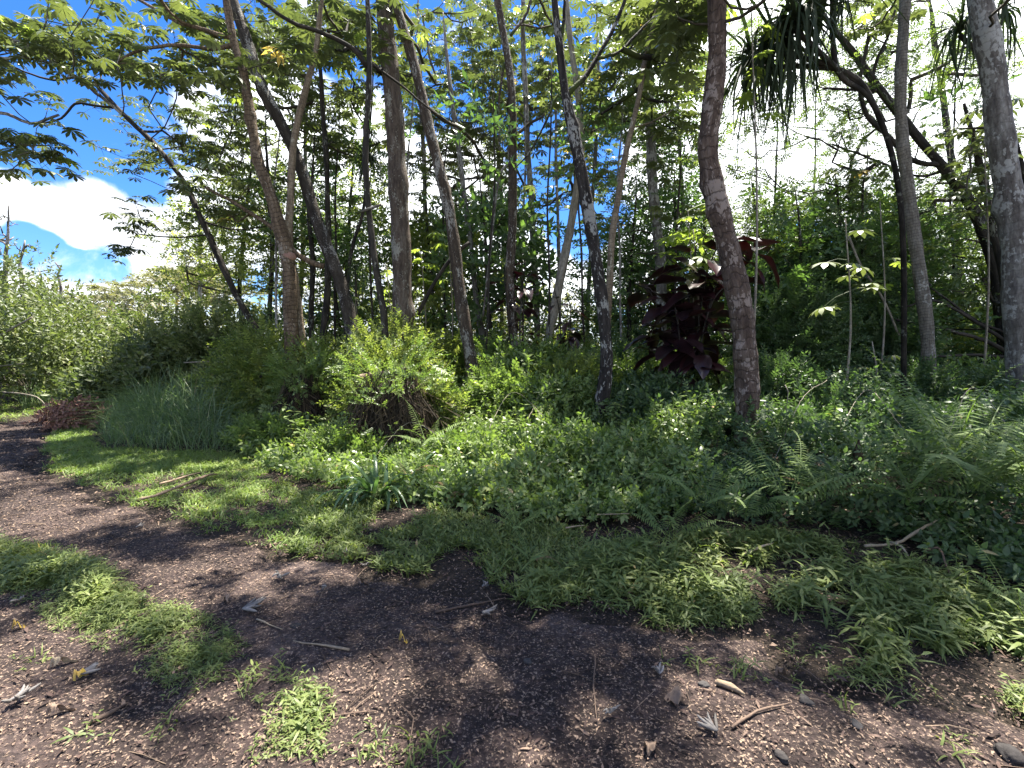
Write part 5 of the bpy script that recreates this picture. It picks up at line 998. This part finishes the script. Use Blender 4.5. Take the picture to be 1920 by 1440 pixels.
for q in [('largest curled grey leaf lying alone on the open dirt', 520, 1092, .17, 1.2, 7, 1.1), ('small curled grey leaf right of the largest one', 607, 1112, .10, .4, 5, 1.3), ('little crumpled grey leaf near the grass margin', 684, 1070, .08, 2.0, 6, 1.2), ('crumpled grey leaf at the edge of the weeds by the dark stick', 905, 1108, .13, .3, 7, .9),
          ('white curled leaf like a clawed hand at the end of the long thin twig', 1142, 1352, .10, 1.5, 7, 1.2), ('upright withered grey leaf beyond the clawed white one', 1236, 1272, .13, 1.4, 6, .8), ('white splayed leaf at the left end of the dirt', 18, 1325, .17, .1, 9, .5),
          ('dull curled leaf in the strip of weeds', 30, 1135, .12, .2, 6, .9), ('flattened grey leaf by the end of the dark stick', 905, 1160, .16, -.3, 9, .25), ('grey flattened leaf near the bottom edge of the dirt', 1345, 1385, .15, 2.3, 8, .25), ('faded leaf lying among pale sunlit chips', 455, 1150, .2, .3, 9, .2),
          ('pale grey leaf on the far end of the bare track', 255, 995, .12, .4, 7, .4), ('crumpled leaf at the verge margin of the weeds', 645, 1045, .11, 1.0, 6, .8), ('grey leaf scrap by the weedy strip corner', 150, 1275, .16, .9, 8, .2)]: curled(*q)
def flat(lab, px, py, L, W, rz, mat='brown', col=.5):
    b = G(px, py); L *= .75; W *= .7; v, t, l = ovate(L, W, .1, .01, 6); v[:, 2] += .02 * np.sin(v[:, 0] / L * 5 + v[:, 1] / W * 3) + .012; o = obj('dead_leaf', mesh_from('dead_leaf', v, t, M[mat], np.full(len(v), col), smooth_=True), None, b + [0, 0, .012], (0, 0, rz)); tag(o, lab, 'fallen leaf')
for q in [('broad tan-brown leaf lying flat on the mulch', 1290, 1325, .12, .085, 2.8, 'brown', .6), ('pinkish leaf on the sunlit dirt', 426, 1135, .07, .05, 2.2, 'brown', .95), ('long pale sickle-shaped leaf at the left of the dirt', 97, 1252, .13, .025, .5, 'palestick', .8),
          ('small yellow leaf on the dark mulch by the weedy strip', 25, 1182, .06, .035, .4, 'yell', .5), ('faded yellow leaf under the flattened grey leaf', 140, 1283, .07, .035, 1.3, 'yell', .2), ('curled brown pod-like leaf near the small curled grey leaf', 668, 1098, .09, .04, .1, 'brown', .35),
          ('brown leaf in shadow by the bottom edge', 1215, 1430, .1, .07, 1.1, 'brown', .6), ('brown leaf among the sprouts on the right dirt', 1455, 1272, .07, .05, .3, 'brown', .4), ('orange chip of leaf on the near mulch', 750, 1206, .06, .02, -.5, 'yell', .9), ('tan sliver of leaf at the near left corner', 90, 1348, .11, .03, .5, 'brown', .7)]: flat(*q)
def stick(lab, pp, r, mat='stick', lift=.012, name='stick', cat='stick', rn=.5):
    pts = []
    for q in pp:
        g = G(q[0], q[1]); pts.append([g[0], g[1], g[2] + lift + (q[2] if len(q) > 2 else 0), r])
    pts = np.array(pts); pts[-1, 3] *= .4; c = crom(pts, .05); c[:, :3] += rng.normal(0, .0015, (len(c), 3)); b = c[0, :3].copy(); v, t, ve = tube(c[:, :3] - b, c[:, 3] * (1 + .15 * np.sin(np.arange(len(c)) * 1.7)), 6)
    tag(obj(name, mesh_from(name, v, t, M[mat], np.full(len(v), rn), smooth_=True), None, b), lab, cat)
for q in [('straight dark stick touching the edge of the weeds', [(816, 1155), (880, 1142), (945, 1128)], .007, 'stick', .012, 'stick', 'stick', .2), ('tan twig lying left of the small sunlit patch', [(655, 1225), (610, 1215), (550, 1211)], .006, 'palestick', .01, 'stick', 'stick', .3),
          ('pale twig beside the faded flattened leaf', [(482, 1167), (530, 1188)], .005, 'palestick'), ('long thin dark twig pointing down to the clawed white leaf', [(1116, 1240), (1113, 1300), (1120, 1360)], .0035), ('bent twig between the sprouts and the rocks', [(1372, 1372), (1420, 1345), (1485, 1327)], .006),
          ('short rotten stick with a pale top on the mulch', [(1343, 1290), (1370, 1300), (1396, 1312)], .014, 'palestick', .015, 'stick', 'stick', .0), ('thin forked twig by the near sprouts', [(772, 1445), (768, 1400), (775, 1358), (750, 1333)], .003), ('dark stick half sunk at the near left dirt', [(160, 1365), (200, 1345), (240, 1320)], .009, 'stick', .006),
          ('long dead branch lying along the verge edge', [(255, 945), (300, 938, .03), (340, 925, .04), (390, 905, .05), (410, 895)], .016, 'stick', .03, 'stick', 'branch', .8), ('pale twig across the grass verge', [(300, 925, .05), (330, 915, .05), (375, 905, .08)], .012, 'stick', .04, 'stick', 'branch', .9),
          ('pale fallen branch bent out from under the largest fern', [(1620, 1048, .04), (1680, 1045, .05), (1725, 1035, .12), (1755, 1022, .15)], .011, 'palestick', .05, 'stick', 'branch', .5), ('arching pale twig under the bent fallen branch', [(1665, 1046, .08), (1690, 1060, .09), (1712, 1080, .02)], .008, 'palestick', .03, 'stick', 'branch', .9),
          ('reddish broken twig arching in the hollow beside the largest fern', [(1735, 1068, .1), (1758, 1072, .13), (1780, 1100, .04)], .009, 'brown', .03, 'stick', 'branch', .3), ('pale root-like twig in the dark hollow of the basket grass', [(1395, 1055, .03), (1430, 1048, .06), (1450, 1040, .05)], .009, 'palestick', .03, 'stick', 'branch', .8),
          ('pale twig in the bare soil below the round bright fern', [(1060, 1010, .05), (1095, 1006, .05)], .007, 'palestick', .04), ('straw-coloured stem lying in the weeds by the bare soil', [(1120, 992, .1), (1180, 993, .1)], .006, 'palestick', .03), ('crooked twig at the near edge of the road beside the strip of weeds', [(225, 1180, .0), (270, 1163, .01), (290, 1175)], .007)]: stick(*q)
def stone(lab, px, py, s, fl=.5):
    b = G(px, py); s *= .6; import bmesh; bm = bmesh.new(); bmesh.ops.create_icosphere(bm, subdivisions=3, radius=1); ph = rng.random(3) * 9
    for v in bm.verts:
        d = v.co; k = 1 + .22 * math.sin(d.x * 3 + ph[0]) * math.cos(d.y * 2.5 + ph[1]) + .12 * math.sin(d.z * 7 + d.x * 5 + ph[2]); v.co = Vector((d.x * k * s, d.y * k * s * .75, d.z * k * s * fl))
    me = bpy.data.meshes.new('stone'); bm.to_mesh(me); bm.free(); me.materials.append(M['stone']); me.attributes.new('rnd', 'FLOAT', 'POINT').data.foreach_set('value', np.full(len(me.vertices), random.random(), np.float32))
    for p in me.polygons: p.use_smooth = True
    tag(obj('stone', me, None, b + [0, 0, s * fl * .25], (0, 0, random.uniform(0, 6))), lab, 'stone', 'dark stones half buried in the dirt')
for q in [('largest dark stone half buried by the bent twig', 1512, 1320, .055), ('grey stone in the near corner of the dirt', 1895, 1425, .09), ('dark stone below the largest half-buried one', 1605, 1367, .04), ('small stone beside the broad tan leaf', 1320, 1290, .04), ('dark stone at the near edge below the broad tan leaf', 1465, 1425, .045),
          ('flat stone on the open dirt behind the near scraps', 990, 1243, .04), ('flat stone left of the straight dark stick', 555, 1178, .05, .3), ('small pale stone at the right margin of the dirt', 1860, 1340, .02)]: stone(*q)
def log_end():
    c0 = P(664, 711, 7.15); d = unit(np.array([.55, .62, .12])); c = np.array([[*(c0 + d * t), .052 + .006 * math.sin(t * 9)] for t in np.linspace(0, 1.0, 12)]); R = root('sawn_log', c0, 'sawn log end sticking out of the vine-hung mound', 'log')
    v, t, ve = tube(c[:, :3] - c0, c[:, 3], 16); a = Acc(); a.add(v, t, vec=ve); obj('bark', a.mesh('bark', B['tan'], (0, 0, 0), False), R)
    th = np.arange(16) / 16 * 6.2832; s1 = unit(np.cross(d, [0, 0, 1])); s2 = np.cross(s1, d); vv = [-d * .004] + [-d * .004 + (s1 * math.cos(x) + s2 * math.sin(x)) * .046 for x in th]; tt = [(0, i + 1, (i + 1) % 16 + 1) for i in range(16)]
    obj('cut_face', mesh_from('cut_face', vv, tt, M['thatch'], np.full(17, .1)), R)
log_end()
def brush_heap():
    for lab, px, py, w, n, mt in (('heap of reddish-brown dead leafy brush at the road edge', 135, 800, .55, 230, 'brush'),):
        b = G(px, py); R = root('dead_brush', b, lab, 'dead brush'); p = Pro(); ln = [sprig(8, .28, .09, .05, False) for _ in range(4)]
        d = unit(rng.normal(0, 1, (n, 3))); d[:, 2] = np.abs(d[:, 2]); loc = d * rng.random((n, 1)) ** .4 * [w, w * .6, .38]; loc[:, 2] += .03; V, T, r = scatter(ln, loc, basis(unit(d + rng.normal(0, .6, (n, 3))), .7), rng.uniform(.6, 1.1, n))
        tag(obj('leaves', mesh_from('leaves', V, T, M[mt], r), R), kind='stuff')
        for _ in range(9):
            e = unit(rng.normal(0, 1, 3) * [1, .5, .5] + [0, 0, .6]) * .55; p.tubes([(0, 0, 0), e * .5 + [0, 0, .1], e], .006, 4)
        v, t, l = p.get(); obj('twigs', mesh_from('twigs', v, t, M['stick'], l), R)
brush_heap()
def bare_boughs():
    # bleached boughs lying in the hedge and the vines that hang in the wood
    for lab, pp, Y, w, m_ in [('bleached bare bough poking out of the left hedge', [(-20, 640), (30, 612), (60, 595)], 12.2, 3.2, 'pale'), ('second bleached bough below it in the left hedge', [(-20, 690), (20, 684), (44, 682)], 12, 2.2, 'pale'),
                              ('grey bough drooping from the hedge towards the road grass', [(5, 735), (40, 738), (70, 745), (85, 760)], 11.6, 2.2, 'pale'), ('pale bare stick leaning in the bushes left of the ringed trunk', [(345, 680), (400, 678), (438, 682)], 9.8, 2.4, 'pale'),
                              ('black slanting bough between the thick grey and mottled brown trunks', [(780, 595), (815, 530), (850, 480), (880, 455)], 9.8, 7, 'dark'), ('thin grey liana hanging straight in the sky gap', [(1050, 640), (1050, 500), (1044, 330), (1042, 200)], 11, 4, 'grm'),
                              ('pale thin stem slanting behind the dark thicket', [(1690, 640), (1655, 560), (1615, 500), (1590, 440)], 8.6, 4, 'pale'), ('grey liana crossing below the canopy right of the mottled brown trunk', [(905, 600), (925, 420), (937, 330), (960, 300)], 10.6, 4, 'grm'),
                              ('bare pale twig bending down at the ringed trunk collar', [(668, 400), (690, 392), (715, 384)], 8.3, 5, 'grm'), ('pale twig standing in the herbs right of the red-brown trunk', [(1455, 820), (1475, 760), (1478, 735), (1472, 722)], 6.4, 2, 'pale')]:
        pts = np.array([[*P(a, b, Y), w / 2 * Y / F] for a, b in pp]); c = crom(pts, .1); b = c[0, :3].copy(); v, t, ve = tube(c[:, :3] - b, c[:, 3], 7); a = Acc(); a.add(v, t, vec=ve); tag(obj('bough', a.mesh('bough', B[m_], (0, 0, 0), True), None, b), lab, 'bough')
bare_boughs()
def shoots():
    W = [('by the foot of the near-black trunk', 1160, 860), ('left of the near-black trunk foot', 1070, 830), ('in the sunlit bank before the straight slim trunk', 975, 860), ('right of the vine-hung mound', 865, 870), ('between the straight slim trunk and the mottled one', 920, 820),
         ('in front of the near-black trunk', 1110, 920), ('left of the stout red-brown trunk foot', 1340, 880), ('right of the stout red-brown trunk foot', 1470, 880), ('in the shaded bank below the screw pine', 1560, 860), ('before the ringed grey trunk', 1690, 860),
         ('behind the largest fern', 1850, 880), ('at the foot of the stout grey mottled trunk', 1890, 850), ('between the red-brown and near-black trunks', 1265, 870), ('above the strap-leaved plant', 640, 880), ('at the wood edge above the round bright fern', 1010, 930), ('below the sawn log', 560, 880), ('at the wood edge right of the round bright fern', 1190, 950), ('in the middle of the shaded bank', 1620, 920)]
    lv = []
    for _ in range(5):
        p = Pro(); p.leaf6((0, 0, 0), (1, 0, .25), (0, 0, 1), .10, .05, .35, .5, .36); v, t, l = p.get(); lv.append(mesh_from('shoot_leaf', v, t, M['under' if _ < 4 else 'bgy'], l))
    for lab, px, py in W:
        b = G(px, py); R = root('leafy_shoot', b, 'tall leafy shoot ' + lab, 'plant', 'leafy shoots standing out of the undergrowth')
        for sidx in range(random.choice([2, 3, 3])):
            h = random.uniform(.45, .85) * (1.1 if py < 900 else .7); az = random.uniform(0, 6.28); ln = random.uniform(.1, .3)
            c = crom([[0, 0, -.02, .004], [math.cos(az) * ln * .3, math.sin(az) * ln * .3, h * .55, .003], [math.cos(az) * ln, math.sin(az) * ln, h, .0015]], .06); a = Acc(); v, t, ve = tube(c[:, :3], c[:, 3], 4, False); a.add(v, t, vec=ve); obj('stem', a.mesh('stem', B['twig'], (0, 0, 0), True), R)
            for k in range(3, len(c)):
                for q in range(2):
                    obj('leaf', random.choice(lv), R, c[k, :3], (random.uniform(-.3, .3), random.uniform(-.5, .3), k * 1.7 + q * 3.14 + random.uniform(-.4, .4)), random.uniform(.6, 1.15))
    for lab, pp in [('arching over the bank left of the near-black trunk', [(990, 850, .5), (1030, 800, .75), (1090, 820, .4)]), ('thrown across the sunlit bank', [(900, 880, .3), (960, 820, .7), (1030, 850, .45)]), ('leaning out of the bank right of the red-brown trunk', [(1450, 900, .2), (1500, 850, .7), (1545, 830, .85)]),
                    ('looping below the screw pine', [(1560, 880, .3), (1620, 830, .7), (1690, 870, .4)]), ('reaching over the largest fern', [(1760, 930, .4), (1810, 880, .9), (1880, 900, .6)]), ('crossing before the vine-hung mound', [(700, 890, .2), (770, 860, .5), (850, 880, .3)])]:
        pts = []
        for x, y, h in pp: g = G(x, y); pts.append([g[0], g[1], g[2] + h, .004])
        c = crom(pts, .05); c[:, :3] += rng.normal(0, .003, (len(c), 3)); b = c[0, :3].copy(); v, t, ve = tube(c[:, :3] - b, c[:, 3], 5); a = Acc(); a.add(v, t, vec=ve); tag(obj('vine', a.mesh('vine', B['pale'], (0, 0, 0), True), None, b), 'bare pale vine ' + lab, 'vine')
shoots()
def far_wood():
    n = 2800; u = rng.uniform(-1.25, 1.35, n); y = rng.uniform(19, 34, n); x = u * y; top = 1.6 + 2.6 * vn(u * 10 + 40, y * .3, 1.0, 3) + 1.6 * vn(u * 30 + 40, y, 1.0, 4)
    z = H(x, y) + top * (y / 24) * rng.random(n) ** .7; ax = unit(rng.normal(0, 1, (n, 3)) + [0, 0, .2])
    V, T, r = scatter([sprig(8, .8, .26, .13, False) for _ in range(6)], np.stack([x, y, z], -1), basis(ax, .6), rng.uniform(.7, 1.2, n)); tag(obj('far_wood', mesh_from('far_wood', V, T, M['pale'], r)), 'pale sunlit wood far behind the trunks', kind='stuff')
far_wood()
def withered():
    b = G(1605, 925); p = Pro()
    for i in range(7):
        a = random.uniform(0, 6.28); h = .42; p.ribbon([(0, 0, h), (math.cos(a) * .04, math.sin(a) * .04, h * .7), (math.cos(a) * .07, math.sin(a) * .05, h * .4), (math.cos(a) * .03, math.sin(a) * .03, h * .12)], [.02, .035, .04, .015], nrm=(math.cos(a), math.sin(a), .1))
    p.tubes([(0, 0, -.02), (0.01, 0, .2), (0, 0, .43)], .006, 5); v, t, l = p.get(); tag(obj('withered_plant', mesh_from('withered_plant', v, t, M['thatch'], l), None, b + [0, 0, .12]), 'black withered plant hanging limp behind the browning fern', 'dead plant')
    q = P(1799, 856, 5.6); R = root('purple_flower', (q[0], q[1], float(H(q[0], q[1]))), 'single tiny purple flower above the tall ferns', 'flower'); g = q - np.array(R.location); p = Pro(); p.tubes([(0, 0, 0), g * .5 + [.02, 0, 0], g], .002, 4); v, t, l = p.get(); obj('stem', mesh_from('stem', v, t, M['strap'], l), R)
    for i in range(6):
        p = Pro(); a = i * 1.05; p.leaf6((0, 0, 0), (math.cos(a), math.sin(a), .3), (0, 0, 1), .022, .014, .2); v, t, l = p.get(); obj('petal', mesh_from('petal', v, t, M['flower'], l), R, g)
withered()
tot = sum(len(m.polygons) for m in bpy.data.meshes); print('faces', tot, 'objects', len(bpy.data.objects))
